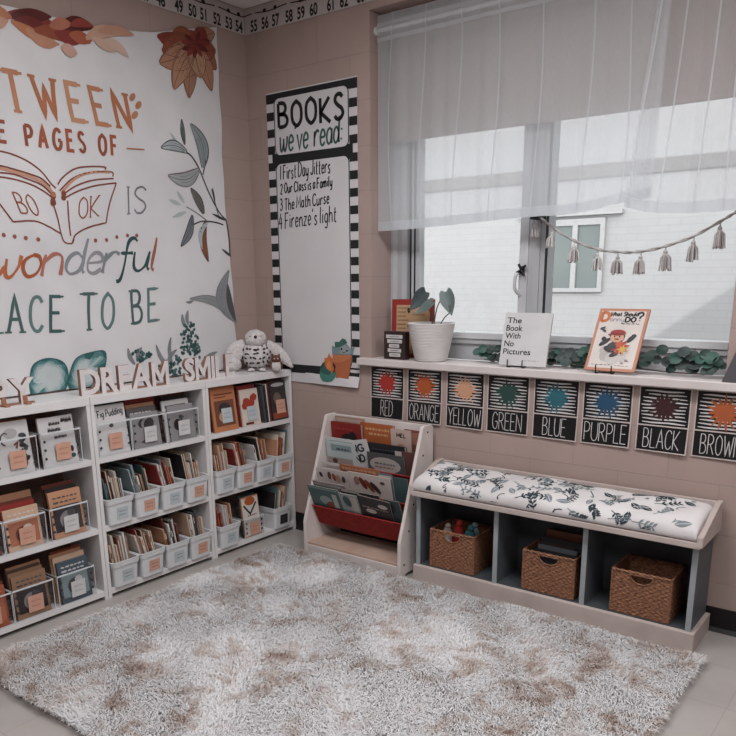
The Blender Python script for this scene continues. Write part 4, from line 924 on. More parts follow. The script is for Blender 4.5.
sp = MB(); r2 = random.Random(5)
for i in range(6):
    for j in range(7):
        th = -1.05+2.1*j/6+(.17 if i % 2 else -.1)+r2.uniform(-.1, .1); z = .026+.023*i+r2.uniform(-.006, .006); k = math.sqrt(max(.1, 1-((z-.082)/.083)**2)); p = Vector((.0795*k*math.sin(th), -.0635*k*math.cos(th), z))
        sp.ball(p, (.0105*r2.uniform(.5, 1.2), .004, .0075*r2.uniform(.5, 1.3)), M_spot, 8, 6, None, Matrix.Rotation(th, 4, 'Z') @ Matrix.Rotation(r2.uniform(-.5, .5), 4, 'Y'))
sp.build('spots', owl, local=True)
wb = MB(); wing(wb, (.055, .012, .148), (.196, .0, .012), .035, .016, .006); wb.build('wing', owl, local=True)
wb = MB(); wing(wb, (-.05, .012, .15), (-.16, -.04, .03), .052, .022, -.012); wb.ball((-.13, -.03, .04), (.05, .03, .04), M_fur, 14, 10, fur(.12)); wl = wb.build('wing', owl, local=True)
MB().ball((0, -.064, .186), (.0085, .008, .009), M_spot, 10, 8).build('beak', owl, local=True)
MB().ball((-.028, -.058, .192), (.008, .005, .007), cmat('c0b2ac'), 10, 8).ball((.028, -.058, .192), (.008, .005, .007), cmat('c0b2ac'), 10, 8).build('eyes', owl, local=True)
for x in (-.03, .03): MB().ball((x, -.058, .0105), (.02, .026, .0102), M_fur, 12, 8, fur(.1)).build('foot', owl, local=True)
bo = thing('owl_chick_plush', tuple(Vector((.150, -.167, .9302))+Matrix.Rotation(PI/4, 3, 'Z') @ Vector((.104, -.078, 0))), 'tiny brown and cream owl chick plush leaning at big owl side', 'stuffed animal', rot=(0, 0, PI/4))
MB().ball((0, 0, .03), (.028, .022, .03), M_fur, 14, 10, fur(.12)).build('body', bo, local=True)
MB().ball((0, -.002, .068), (.026, .023, .021), M_brn, 14, 10, fur(.12)).ball((-.017, 0, .087), (.006, .006, .009), M_brn, 8, 6).ball((.017, 0, .087), (.006, .006, .009), M_brn, 8, 6).build('head', bo, local=True)
for x in (-.028, .028): MB().ball((x, 0, .034), (.007, .014, .022), M_brn, 10, 8).build('wing', bo, local=True)
MB().ball((-.009, -.0225, .072), (.004, .003, .004), cmat('d2cccb'), 8, 6).ball((.009, -.0225, .072), (.004, .003, .004), cmat('d2cccb'), 8, 6).build('eyes', bo, local=True)

# ================================================================== sling book rack
M_rack = mat('rack_birch', 'd3cac7', .5, 'c9bfbb', 10, bump=.05); M_rackw = mat('rack_birch_shelf', 'b79e90', .5, 'ab9183', 10); M_red = mat('red_canvas', '8d2622', .85, '7c201d', 50, bump=.3, bscale=500)
rk = thing('book_rack', (.894, -.16, 0), 'birch sling book rack with red canvas pockets below the chart', 'book rack')
prof = [(-.306, 0), (-.27, 0), (-.258, .016), (-.085, .016), (-.073, 0), (-.024, 0), (-.024, .705), (-.04, .722), (-.106, .722), (-.117, .714), (-.303, .192), (-.306, .18)]
for x in (.583, 1.185): MB().prism(prof, x, x+.018, M_rack, lambda u, v, h: Vector((h, u, v))).build('side_panel', rk, bevel=.002)
sb = MB()
for u, v in ((427.7, 432.3), (423, 455.5), (413.5, 504.6), (408.8, 531.2), (404, 565)):
    p = at(u, v, 'x', 1.203); sb.tube([(1.2029, p.y, p.z), (1.2042, p.y, p.z)], .0055, M_black, 10)
sb.build('screw', rk)
MB().box(.601, 1.185, -.296, -.05, .058, .070, M_rackw).build('bottom_shelf', rk, bevel=.001)
MB().box(.601, 1.185, -.30, -.284, .018, .058, M_rack).build('front_rail', rk, bevel=.002)
MB().box(.601, 1.185, -.045, -.028, .66, .716, M_rack).build('top_rail', rk, bevel=.002)
TIER = [(-.198, .150, 24), (-.174, .231, 13), (-.111, .348, 9), (-.074, .441, 6)]
for y, z, a in TIER:
    a = math.radians(a); d = Vector((-math.sin(a), math.cos(a))); B = Vector((y, z)); F = B+d*.125
    pts = [F+Vector((.0, 0)), B+Vector((0, .006)), B+Vector((.006, 0)), B+Vector((.04, 0)), B+Vector((.044, .006)), B+Vector((.044-.012, .075))]
    n = len(pts); b = MB(); nx = 24
    for sgn in (0, 1):
        vs = []
        for i in range(nx+1):
            x = .6015+.583*i/nx; sag = .006*math.sin(PI*i/nx)
            for p in pts: vs.append((x, p.x-(.0016 if sgn == 0 else .0004), p.y-sag-(.0012 if sgn == 0 else 0)))
        b.add(vs, [(i*n+j, i*n+j+1, (i+1)*n+j+1, (i+1)*n+j) for i in range(nx) for j in range(n-1)], M_red, None, True)
    po = b.build('sling_pocket', rk)
    MB().tube([(.6015, F.x-.004, F.y-.004), (1.1845, F.x-.004, F.y-.004)], .0045, M_red, 8).build('dowel', po)
def rack_book(tier, x0, w, h, t, off, hx, label, art=None, tilt=0, lift=0, lean=None):
    x0 = .604+(x0-.570)*.938; w = w*.965
    y, z, a = TIER[tier]; a = math.radians(lean if lean is not None else a); d = Vector((0, -math.sin(a), math.cos(a))); N = Vector((0, -math.cos(a), -math.sin(a)))
    U = Vector((1, 0, 0)); c, s = math.cos(tilt), math.sin(tilt); U2 = U*c+d*s; D2 = d*c-U*s
    low = max(0, -w*s)+max(0, 0)
    O = Vector((x0, y, z+.0075))-N*(off+t)+d*(lift+low+(.0 if s >= 0 else 0))
    fn = lambda u, v, n_: O+U2*u+D2*v+N*n_
    b = MB(); book_shape(b, fn, w, h, t, cmat(hx))
    if art: art(b, fn, w, h, t+.0005)
    o = b.build('book'); tag(o, label, 'book', 'picture books in the sling rack'); return o
def A_(*ops):
    def f(b, fn, w, h, n):
        for k, op in enumerate(ops):
            hh = n+.0004*k; m = cmat(op[1])
            if op[0] == 'r': b.flat(rect(op[2]*w, op[3]*w, op[4]*h, op[5]*h), hh, m, fn)
            elif op[0] == 'e': b.fan(ell(op[2]*w, op[3]*h, op[4]*w, op[5]*h, 14, op[6] if len(op) > 6 else 0), hh, m, fn)
            elif op[0] == 's': scribble(b, fn, op[2]*w, op[3]*w, op[4]*h, op[5]*h, hh, m, op[6], k)
            elif op[0] == 't': letter(b, op[6], fn, (op[2]*w, op[4]*h), (op[3]*w, op[4]*h), (op[2]*w, op[5]*h), op[7], hh, m)
    return f
# top tier
rack_book(3, .585, .20, .262, .006, .030, '9c8378', 'pinkish brown picture book behind the red one, rack top pocket', A_(('r', 'b49d92', .05, .95, .9, .97)))
rack_book(3, .575, .215, .238, .008, .004, '7e2420', 'red picture book with dark figure, left end of rack top pocket', A_(('r', 'a59a94', .965, .995, 0, 1), ('e', '2a2223', .5, .62, .2, .14), ('e', '222022', .68, .7, .13, .12), ('e', '6a6a6c', .55, .6, .05, .06), ('s', 'a03a30', .12, .7, .86, .02, .006)))
rack_book(3, .775, .22, .25, .008, .016, 'a35a34', 'orange picture book with two title lines, middle of rack top pocket', A_(('s', 'c89a70', .15, .85, .88, .025, .008), ('s', 'c89a70', .25, .8, .78, .025, .008), ('r', 'b9a79c', .97, .995, 0, 1), ('e', '4a2a22', .6, .5, .25, .1)))
rack_book(3, .985, .125, .238, .007, .006, 'b9a399', 'cream picture book with black title, right in rack top pocket', A_(('t', '2a2426', .3, .75, .84, .92, 'MEL', .005), ('e', 'a07a68', .5, .5, .3, .2)))
rack_book(3, 1.065, .115, .24, .007, .018, '7a4a3e', 'brown picture book at right end of rack top pocket', A_(('r', '9a6a5c', .1, .9, .7, .95)))
rack_book(3, .90, .12, .232, .005, .0278, '8a7a70', 'taupe picture book tucked behind the orange one in top pocket', A_(('r', '6a4a3e', .1, .9, .8, .95)))
# second tier from the top
rack_book(2, .578, .18, .235, .006, .004, 'b3bcbf', 'pale blue and white picture book at left of upper middle pocket', A_(('r', '7f9396', .18, .97, .8, .95), ('s', '46474c', .4, .9, .85, .02, .008), ('r', '9c8f8a', .02, .98, .5, .64), ('e', '5a4240', .3, .56, .1, .06)))
rack_book(2, .578, .19, .255, .006, .012, 'c3c5c6', 'white picture book behind the pale blue one, upper middle pocket', A_(('r', '97a8aa', .1, .95, .86, .95)))
rack_book(2, .735, .165, .232, .006, .0195, 'c4c3c4', 'tilted white picture book with slanted black capitals in upper middle pocket', A_(('t', '2a3238', .2, .82, .74, .9, 'ING', .010), ('t', '2a3238', .15, .75, .5, .66, 'AND', .010), ('r', '2a3238', .3, .5, .94, .97)), tilt=.2, lift=.01)
rack_book(2, .825, .275, .252, .007, .027, '1e1e22', 'black picture book with white corner patch in upper middle pocket', A_(('s', '4a4a50', .2, .7, .88, .02, .005), ('r', 'b5aeab', .74, .96, .80, .90), ('r', 'a59a94', .975, .998, 0, 1)))
rack_book(2, .865, .235, .21, .007, .002, '4b4a4c', 'grey picture book with pale doodled oval, right of upper middle pocket', A_(('e', 'a9a19e', .48, .72, .42, .2), ('s', '5b5254', .2, .75, .75, .03, .006), ('s', '8a5a4a', .2, .7, .66, .02, .005)))
rack_book(2, 1.09, .085, .235, .006, .010, '5a3a36', 'dark brown picture book at right end of upper middle pocket', None)
# third tier
rack_book(1, .575, .215, .228, .006, .004, 'c2bab6', 'white picture book with brown sketches, left of lower middle pocket', A_(('e', '2e2a2c', .12, .83, .05, .07, .4), ('e', '5a3a30', .4, .84, .06, .1), ('e', '8a4a3a', .55, .82, .06, .1, .3), ('e', 'a58a7e', .68, .8, .08, .1), ('e', '4a3a38', .85, .8, .06, .08)))
rack_book(1, .60, .30, .252, .006, .0272, 'c6c0bd', 'wide white picture book at back left of lower middle pocket', A_(('r', 'a49a96', .1, .5, .9, .95)))
rack_book(1, .735, .26, .262, .007, .0185, '9a5f42', 'tan orange picture book with pale pattern in lower middle pocket', A_(('s', 'b98a6c', .06, .94, .93, .02, .010), ('s', '6d3a2d', .06, .94, .87, .02, .006)))
rack_book(1, .80, .27, .236, .007, .0025, 'bfb4af', 'white picture book with reddish streaks, middle of lower middle pocket', A_(('e', '6a2e26', .35, .78, .06, .16, .6), ('e', '7a4234', .5, .74, .05, .18, .7), ('e', '3a2a2a', .64, .72, .05, .18, .8), ('e', '8a6a5c', .2, .82, .07, .1), ('e', '4a3c3c', .82, .86, .06, .03)))
rack_book(1, 1.0, .085, .252, .006, .0125, '5f6a70', 'slate picture book with white edge, right of lower middle pocket', A_(('r', 'b0aeae', .03, .97, .9, .97)))
rack_book(1, 1.085, .09, .238, .006, .0185, '3f5153', 'dark teal picture book at right end of lower middle pocket', None)
# front tier, tipping forward
rack_book(0, .570, .21, .243, .007, .0045, '4c6364', 'teal green picture book tipping forward at left of front pocket', A_(('r', '7e8f8f', .03, .97, .94, .98), ('e', '8fa0a0', .5, .66, .2, .12), ('e', '7a4a40', .62, .55, .16, .09, .3), ('r', 'aab0b0', .75, .9, .5, .86)))
rack_book(0, .60, .22, .262, .006, .0245, '8a7f80', 'grey picture book behind the teal one in rack front pocket', A_(('r', 'b8b2b2', .05, .95, .9, .96)))
rack_book(0, .785, .12, .228, .006, .0045, '90989a', 'pale grey picture book left of middle in rack front pocket', A_(('e', '3b5152', .4, .8, .2, .15, .4), ('r', 'b0aaa6', .6, .95, .5, .95)))
rack_book(0, .80, .25, .250, .007, .0140, '26262a', 'black picture book across the middle of rack front pocket', A_(('r', 'b0a7a3', .02, .5, .95, .985), ('s', '7a7472', .2, .8, .8, .02, .006), ('r', '8a6a58', .02, .98, .55, .6)))
rack_book(0, .905, .2, .225, .006, .0045, '2e2c2f', 'black picture book with white ovals, right of middle in front pocket', A_(('e', 'bdb3ad', .35, .62, .17, .06), ('e', 'bdb3ad', .75, .82, .15, .06), ('s', '9a8478', .1, .9, .72, .02, .006)), tilt=-.06, lift=.004)
rack_book(0, 1.085, .092, .238, .006, .012, '33454b', 'dark slate picture book at right end of rack front pocket', A_(('e', '1d2226', .4, .8, .25, .12)))

# ================================================================== storage bench, cushion, baskets
M_bw = mat('bench_white_paint', 'b7aaa5', .45, 'ad9f9a', 8); M_bg = mat('bench_grey_paint', '54595e', .5, '4d5257', 8); M_bge = mat('bench_grey_edge', '92979b', .5, '8a8f93', 8); M_bgd = mat('bench_grey_shade', '3f4448', .6, '393d41', 8)  # darkest grey carries the shade at the back and floor of the cubbies
BX0, BX1 = 1.252, 2.545
bn = thing('storage_bench', ((BX0+BX1)/2, -.14, 0), 'grey and white storage bench with three open cubbies under the window ledge', 'bench')
MB().box(BX0, BX1, -.271, -.025, 0.0, .08, M_bw).build('plinth', bn, bevel=.003)
MB().box(1.283, 2.507, -.25, -.04, .0801, .0835, M_bgd).build('cubby_floor_shade', bn)  # thin added sheet, dark for the shade on the cubby floors
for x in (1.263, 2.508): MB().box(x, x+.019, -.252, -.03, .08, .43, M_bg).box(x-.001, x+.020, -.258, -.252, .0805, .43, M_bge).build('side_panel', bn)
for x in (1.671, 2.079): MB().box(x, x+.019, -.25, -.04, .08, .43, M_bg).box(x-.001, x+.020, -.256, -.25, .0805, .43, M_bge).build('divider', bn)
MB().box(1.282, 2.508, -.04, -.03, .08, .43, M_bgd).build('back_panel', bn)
MB().box(BX0+.004, BX1-.004, -.30, -.025, .43, .455, M_bw).build('seat_board', bn, bevel=.003)
sp_ = [(-.302, .437), (-.302, .478), (-.27, .486), (-.2, .51), (-.12, .54), (-.07, .556), (-.025, .558), (-.025, .437)]
for x in (BX0-.004, BX1-.018): MB().prism(sp_, x, x+.022, M_bw, lambda u, v, h: Vector((h, u, v))).build('seat_side', bn, bevel=.002)
MB().box(BX0+.018, BX1-.018, -.04, -.025, .455, .553, M_bw).build('back_rail', bn, bevel=.002)
# cushion with a printed cover
M_cush = mat('cushion_cover', 'cfcbcb', .9, 'c2bdbd', 5, bump=.3, bscale=300); M_p1 = mat('print_dark', '2f3a40', .9); M_p2 = mat('print_grey', '7b8488', .9)
cx0, cx1 = BX0+.0195, BX1-.0195
prof = [(-.043, .4565), (-.042, .50), (-.052, .535), (-.08, .549), (-.15, .545), (-.21, .536), (-.262, .523), (-.292, .505), (-.302, .482), (-.298, .462), (-.286, .4565)]
pp = [(p[0], p[1]) for p in smooth_path(prof, 4)]; S = [0]
for a, b in zip(pp, pp[1:]): S.append(S[-1]+math.hypot(b[0]-a[0], b[1]-a[1]))
def cush(u, s, h):
    y = float(np.interp(s, S, [p[0] for p in pp])); z = float(np.interp(s, S, [p[1] for p in pp])); y2 = float(np.interp(s+.003, S, [p[0] for p in pp])); z2 = float(np.interp(s+.003, S, [p[1] for p in pp]))
    y1 = float(np.interp(s-.003, S, [p[0] for p in pp])); z1 = float(np.interp(s-.003, S, [p[1] for p in pp]))
    e = max(0., min(1., min(u-cx0, cx1-u)/.035)); k = .72+.28*math.sqrt(max(0, 1-(1-e)**2)); wv = .004*math.sin(u*11)+.003*math.sin(u*23+s*30)
    t = Vector((0, y2-y1, z2-z1)).normalized(); nr = Vector((0, t.z, -t.y))
    if nr.z < 0 and z > .53: nr = -nr
    f = max(0, min(1, (z-.4565)/.05)); z = .4565+(z-.4565)*k
    return Vector((u, y, z+wv*f))+nr*h
us = [cx0+(cx1-cx0)*(.5-.5*math.cos(PI*i/90)) for i in range(91)]; n = len(pp); c = MB()
c.add([cush(u, s, 0) for u in us for s in S], [(i*n+j, (i+1)*n+j, (i+1)*n+j+1, i*n+j+1) for i in range(90) for j in range(n-1)], M_cush, None, True)
c.add([cush(cx0, s, 0) for s in S], [tuple(range(n))], M_cush); c.add([cush(cx1, s, 0) for s in S], [tuple(range(n))[::-1]], M_cush)
cu_ = tag(c.build('seat_cushion'), 'long white cushion with dark botanical print lying on the storage bench', 'cushion')
pr = MB(); r2 = random.Random(12); sA, sB = .07, S[-1]-.012
sgn_ = 1 if (cush(2, .2, .01).z > cush(2, .2, 0).z) else -1
cf = lambda u, s, h: cush(min(max(u, cx0+.012), cx1-.012), min(max(s, .06), S[-1]-.024), h*sgn_)
for k in range(125):
    u = cx0+.05+(cx1-cx0-.1)*((k*.7548777) % 1); s = sA+(sB-sA)*((k*.5698403+.2) % 1); a = r2.random()*2*PI; m = M_p1 if r2.random() < .55 else M_p2; ty = r2.random()
    if ty < .45:      # a sprig: stem with leaves
        L = r2.uniform(.06, .115); st = [(u+L*t*math.cos(a)+.008*math.sin(t*4), s+.7*L*t*math.sin(a)) for t in (0, .25, .5, .75, 1)]
        pr.ribbon(st, .004, .0012, m, cf)
        for q, p in enumerate(st[1:]):
            for sd in (-1, 1):
                b2 = a+sd*.9; pr.ribbon([p, (p[0]+.012*math.cos(b2), p[1]+.012*math.sin(b2)), (p[0]+.024*math.cos(b2), p[1]+.021*math.sin(b2))], lambda t: .0105*math.sin(PI*min(.95, .1+t)), .0013, m, cf)
    elif ty < .7:     # broad leaf
        pr.ribbon([(u+.065*t*math.cos(a), s+.05*t*math.sin(a)) for t in (0, .2, .4, .6, .8, 1)], lambda t: .028*math.sin(PI*min(.96, .05+t*.93)), .0013, m, cf, cols=3)
        pr.ribbon([(u+.065*t*math.cos(a), s+.05*t*math.sin(a)) for t in (0, .5, 1)], .002, .0018, M_cush, cf)
    else:             # loose looping line
        pr.ribbon([(u+.04*t*math.cos(a)+.012*math.cos(t*5+a), s+.035*t*math.sin(a)+.012*math.sin(t*5)) for t in [i/10 for i in range(11)]], .0042, .0012, m, cf)
pr.build('botanical_print', cu_)
# wicker baskets
def wick():
    m = bpy.data.materials.new('woven_wicker'); m.use_nodes = True; nt = m.node_tree; n_ = nt.nodes; l = nt.links; b = n_['Principled BSDF']; b.inputs['Roughness'].default_value = .6
    tc = n_.new('ShaderNodeTexCoord'); mp = n_.new('ShaderNodeMapping'); mp.inputs['Scale'].default_value = (70, 70, 160); nz = n_.new('ShaderNodeTexNoise'); nz.inputs['Scale'].default_value = 1.2; nz.inputs['Detail'].default_value = 3
    rp = n_.new('ShaderNodeValToRGB'); rp.color_ramp.elements[0].color = (*lin('46291d'), 1); rp.color_ramp.elements[1].color = (*lin('9a6a4c'), 1); rp.color_ramp.elements[0].position = .3; rp.color_ramp.elements[1].position = .7
    l.new(tc.outputs['Object'], mp.inputs[0]); l.new(mp.outputs[0], nz.inputs['Vector']); l.new(nz.outputs['Fac'], rp.inputs[0]); l.new(rp.outputs[0], b.inputs['Base Color']); return m
M_wick = wick()
def basket(xa, xb, ya, yb, z0, z1, label, hole=True):
    r_ = thing('wicker_basket', ((xa+xb)/2, (ya+yb)/2, z0), label, 'basket', 'wicker baskets in the bench')
    W, D, Hh = xb-xa, yb-ya, z1-z0; cell = .0038
    def side(P0, U, L, nrm, cut):
        nu_ = int(L/cell); nv_ = int(Hh/.0031); vs = []; fs = []
        for j in range(nv_+1):
            for i in range(nu_+1):
                u = L*i/nu_; v = Hh*j/nv_; rowi = int(v/.0093); e = .0013*math.sin(PI*u/.015+PI*(rowi % 2)) + .0016*abs(math.sin(PI*v/.0093)) + .0012*noise.noise(Vector((u*60, v*90, L*9)))
                e *= min(1, u/.008, (L-u)/.008)
                vs.append(P0+U*u+Vector((0, 0, v))+nrm*e)
        for j in range(nv_):
            for i in range(nu_):
                u = L*(i+.5)/nu_; v = Hh*(j+.5)/nv_
                if cut and ((u-L/2)/.045)**2+((v-(Hh-.012))/.034)**2 < 1 and v < Hh-.009: continue
                if cut and abs(u-L/2) < .045 and v >= Hh-.012 and v < Hh-.009: continue
                fs.append((j*(nu_+1)+i, j*(nu_+1)+i+1, (j+1)*(nu_+1)+i+1, (j+1)*(nu_+1)+i))
        return vs, fs
    b = MB(); z = Vector((0, 0, 1))
    for P0, U, L, nr, cut in ((Vector((xa, ya, z0)), Vector((1, 0, 0)), W, Vector((0, -1, 0)), hole), (Vector((xb, ya, z0)), Vector((0, 1, 0)), D, Vector((1, 0, 0)), False), (Vector((xb, yb, z0)), Vector((-1, 0, 0)), W, Vector((0, 1, 0)), False), (Vector((xa, yb, z0)), Vector((0, -1, 0)), D, Vector((-1, 0, 0)), False)):
        vs, fs = side(P0, U, L, nr, cut); b.add(vs, fs, M_wick, None, True)
    ins = .006
    for (x0, x1, y0, y1) in ((xa+ins, xb-ins, ya+ins-.001, ya+ins), (xa+ins, xb-ins, yb-ins, yb-ins+.001), (xa+ins-.001, xa+ins, ya+ins, yb-ins), (xb-ins, xb-ins+.001, ya+ins, yb-ins)):
        if y1-y0 < .01 and y0 < ya+.02 and hole:
            xm = (x0+x1)/2; b.box(x0, xm-.047, y0, y1, z0, z1, M_wick); b.box(xm+.047, x1, y0, y1, z0, z1, M_wick); b.box(xm-.047, xm+.047, y0, y1, z0, z1-.05, M_wick)
        else: b.box(x0, x1, y0, y1, z0, z1, M_wick)
    b.box(xa+.003, xb-.003, ya+.003, yb-.003, z0, z0+.004, M_wick); b.build('body', r_)
    rm = MB(); L = [(xa, ya), (xb, ya), (xb, yb), (xa, yb), (xa, ya)]; rr = random.Random(3)
    path = []
    for (p, q) in zip(L, L[1:]):
        for k in range(24): path.append((p[0]+(q[0]-p[0])*k/24, p[1]+(q[1]-p[1])*k/24))
    path.append(L[0])
    for ph in (0, PI): rm.tube([(x, y+.0025*math.cos(i*1.1+ph), z1-.002+.003*math.sin(i*1.1+ph)) for i, (x, y) in enumerate(path)], .0042, M_wick, 6)
    for x, y in L[:4]: rm.tube([(x, y, z0+.004), (x, y, z1)], .0048, M_wick, 6)
    rm.build('rim', r_)
    if hole:
        xm = (xa+xb)/2; MB().tube([(xm+.046*math.cos(t), ya-.001, z1-.012+.035*math.sin(t)) for t in [PI+PI*k/14 for k in range(15)]]+[(xm+.046, ya-.001, z1-.009), (xm-.046, ya-.001, z1-.009), (xm-.046, ya-.001, z1-.012)], .0036, M_wick, 6).build('handle_hole', r_)
    return r_
ZB = .0840
basket(1.334, 1.566, -.243, -.052, ZB, .268, 'left wicker basket in bench, filled with red, white and teal soft toys')
basket(1.812, 2.046, -.243, -.052, ZB, .265, 'middle wicker basket in bench, with dark books and slats inside')
basket(2.206, 2.440, -.243, -.052, ZB, .268, 'empty wicker basket in the right cubby of the bench')
for (x, y, z, rx, ry, rz, hx, cn, sd) in ((1.44, -.165, .232, .038, .035, .04, 'a5332a', 'red', 1), (1.385, -.175, .222, .036, .035, .03, 'b9aea6', 'white', 2), (1.505, -.17, .225, .042, .036, .036, '3f7078', 'teal', 3), (1.41, -.105, .215, .035, .03, .034, '5a3a36', 'brown', 4), (1.485, -.10, .22, .04, .032, .034, '8a9ea2', 'pale blue', 5)):
    z += .035; hb = (z+rz-ZB-.006)/2; b = MB().ball((x, y, ZB+.012+hb*.93), (rx*.85, ry*.85, hb*.9), mat('soft_'+cn, hx, .9, bump=.6), 16, 11, lambda p: 1+.12*noise.noise(p*2.1+Vector((sd*5, 0, 0))))
    b.ball((x+rx*.2, y-ry*.2, z+rz*.72), (rx*.42, ry*.42, rz*.42), MATS['soft_'+cn], 10, 7, lambda p: 1+.25*noise.noise(p*2+Vector((0, sd*3, 0))))
    tag(b.build('soft_toy'), f'small {cn} soft toy heaped in the left wicker basket', 'toy', 'soft toys in the left basket')
for i, (hx, cn, h) in enumerate((('2a2c30', 'black', .185), ('6a7278', 'slate', .20), ('3a2a28', 'brown', .205), ('23242a', 'charcoal', .225), ('46403e', 'taupe', .22), ('8a5a44', 'tan', .25))):
    y = -.222+i*.019; a = math.radians(-14); O = Vector((1.83+.01*(i % 2), y, ZB+.005)); V = Vector((0, math.sin(-a), math.cos(a))); N = Vector((0, -math.cos(a), math.sin(-a)))
    O = O+Vector((0, .011, 0))
    b = MB(); book_shape(b, lambda u, v, n_: O+Vector((1, 0, 0))*u+V*v+N*n_, .19-.012*(i % 3), h*.93, .010, cmat(hx))
    tag(b.build('book'), f'{cn} book {ORD[i]} from front in the middle wicker basket', 'book', 'books in the middle basket')
# ================================================================== on the window ledge
ZL = 1.0203
M_pot = mat('pot_ceramic', 'cac6c5', .55, 'c2bdbc', 10)
pc_ = Vector((1.143, .040, ZL)); pot = thing('planter_pot', pc_, 'white ridged ceramic pot holding a small leafy plant on the ledge', 'pot')
def ridge(a, z): return 1+.016*math.sin(z*430+1.2*math.sin(a*7))
prof = [(.0, .0), (.072, .0), (.077, .004)]+[(.078+.036*(k/36)**.85, .006+.172*k/36) for k in range(37)]+[(.1145, .182), (.110, .183), (.105, .176), (.100, .150), (.0, .150)]
MB().lathe(prof, M_pot, 48, None, ridge).build('pot_body', pot, local=True)
MB().lathe([(0, .1505), (.098, .1505), (.09, .156), (0, .158)], mat('potting_soil', '2c211d', .95, '1d1512', 60, bump=.8), 24).build('soil', pot, local=True)
M_leafd = mat('plant_leaf_dark', '4b5557', .5, '3e484a', 14); M_leafm = mat('plant_leaf_mid', '6b7876', .5, '5c6967', 14); M_stem = mat('plant_stem', '5a4a44', .6)
pl = thing('leafy_plant', pc_+Vector((0, 0, .153)), 'small plant with three broad grey green leaves rising from the white pot', 'plant')
def heart_leaf(b, tip, base, w, m, nrm, fold=.25, n=10):
    """broad leaf from its stalk end to its tip, folded along the rib"""
    b0 = Vector(base); t = Vector(tip); ax = t-b0; nr = Vector(nrm); sd = ax.cross(nr).normalized(); nr = sd.cross(ax).normalized(); vs = []; fs = []
    for i in range(n+1):
        s = i/n; wv = w*(1.25*math.sin(PI*min(1, s*.94+.06)**.62)+.0)*(1 if s < .97 else .2); c = b0+ax*s+nr*(.10*ax.length*math.sin(PI*s)*-1)
        for k in (-2, -1, 0, 1, 2):
            vs.append(c+sd*wv*k/4+nr*abs(k)/2*wv*fold+ax*(-.10*abs(k)/2*(1 if s < .15 else 0)))
    for i in range(n):
        for k in range(4): fs.append((i*5+k, i*5+k+1, (i+1)*5+k+1, (i+1)*5+k))
    b.add(vs, fs, m, None, True)
yP = .03
P = lambda u, v, dy=0: at(u, v, 'y', yP+dy)
lf = MB(); heart_leaf(lf, P(409, 311, -.03), P(426, 292), .06, M_leafd, (0.3, -1, .3)); heart_leaf(lf, P(414, 314, -.05), P(433, 302, -.02), .042, M_leafm, (.2, -.9, .6)); heart_leaf(lf, P(452, 316, -.01), P(446, 292, .02), .06, M_leafm, (.2, -1, .2)); 
lf.build('leaves', pl)
st = MB()
for L in ([P(433, 325, .02), P(430, 312), P(425, 293)], [P(434, 325, .02), P(436, 312), P(439, 303, .01), P(446, 293, .02)], [P(440, 325, .02), P(445, 317, .01), P(450, 312), P(449, 305, .01)], [P(432, 325, .01), P(433, 310), P(433, 302, -.02)]):
    q = Vector(L[0]); q.z = ZL+.1635; q.x = max(1.07, min(1.2, q.x)); st.tube(smooth_path([tuple(q)]+[tuple(p) for p in L], 5), .0028, M_stem, 6)
st.build('stem', pl)
# little dark block with a white stack of books on it
a = at(385, 331, 'y', -.005); b_ = at(408, 331, 'y', -.005)
ba = thing('book_stack_plaque', ((a.x+b_.x)/2, .015, ZL), 'small dark brown block plaque with white stacked books motif, beside the pot', 'plaque')
M_dkb = mat('dark_brown_wood', '332422', .6, '291c1b', 30)
xm = (a.x+b_.x)/2-.012; MB().box(xm-.064, xm+.064, -.005, .035, ZL, ZL+.137, M_dkb).build('block', ba, bevel=.002)
mt = MB(); fn = lambda u, v, h: Vector((xm+u, -.005-h, ZL+v))
for z, w_, sh in ((.104, .098, 0), (.081, .088, .002), (.0585, .06, -.001), (.036, .08, .001), (.014, .066, .003)): mt.prism(rect(sh-w_/2, sh+w_/2, z, z+.017), .0003, .0022, M_stripe, fn); mt.prism(rect(sh-w_*.3, sh+w_*.3, z+.006, z+.010), .0024, .003, cmat('8a7f7c'), fn)
mt.build('book_stack_motif', ba)
# red framed book leaning behind the plaque
a = at(391.5, 300, 'y', .12); b_ = at(433, 301, 'y', .12)
def lean_fn(O, ang): 
    V = Vector((0, math.sin(ang), math.cos(ang))); N = Vector((0, -math.cos(ang), math.sin(ang))); return lambda u, v, h: Vector(O)+Vector((1, 0, 0))*u+V*v+N*h
U_ = Vector((.21, .062, 0)).normalized(); N_ = Vector((U_.y, -U_.x, 0)); w_ = .222; h_ = a.z-ZL+.004
fn = lambda u, v, h: Vector((.872, .092, ZL+.001))+U_*u+Vector((0, .035, .9994))*v+N_*h
rb = MB(); book_shape(rb, fn, w_, h_, .012, cmat('8a2a24'))
rbo = tag(rb.build('book'), 'red bordered book with tan ruled cover standing behind the white pot', 'book')
ra = MB(); ra.flat(rect(.025, w_-.022, .02, h_-.028), .0125, cmat('b3906f'), fn)
for k in range(11): ra.flat(rect(.03, .075 if k % 3 else .09, h_-.045-.02*k, h_-.041-.02*k), .013, cmat('6d4a38'), fn)
for u, v in ((.09, h_-.055), (.092, h_-.13)): ra.fan(ell(u, v, .008, .014, 10), .0134, cmat('3a2420'), fn)
scribble(ra, fn, .11, w_-.04, h_-.13, .014, .0134, cmat('9a4a34'), .008, 3); scribble(ra, fn, .11, w_-.05, h_-.075, .008, .0134, cmat('8a6a50'), .005, 4)
ra.build('cover_art', rbo)
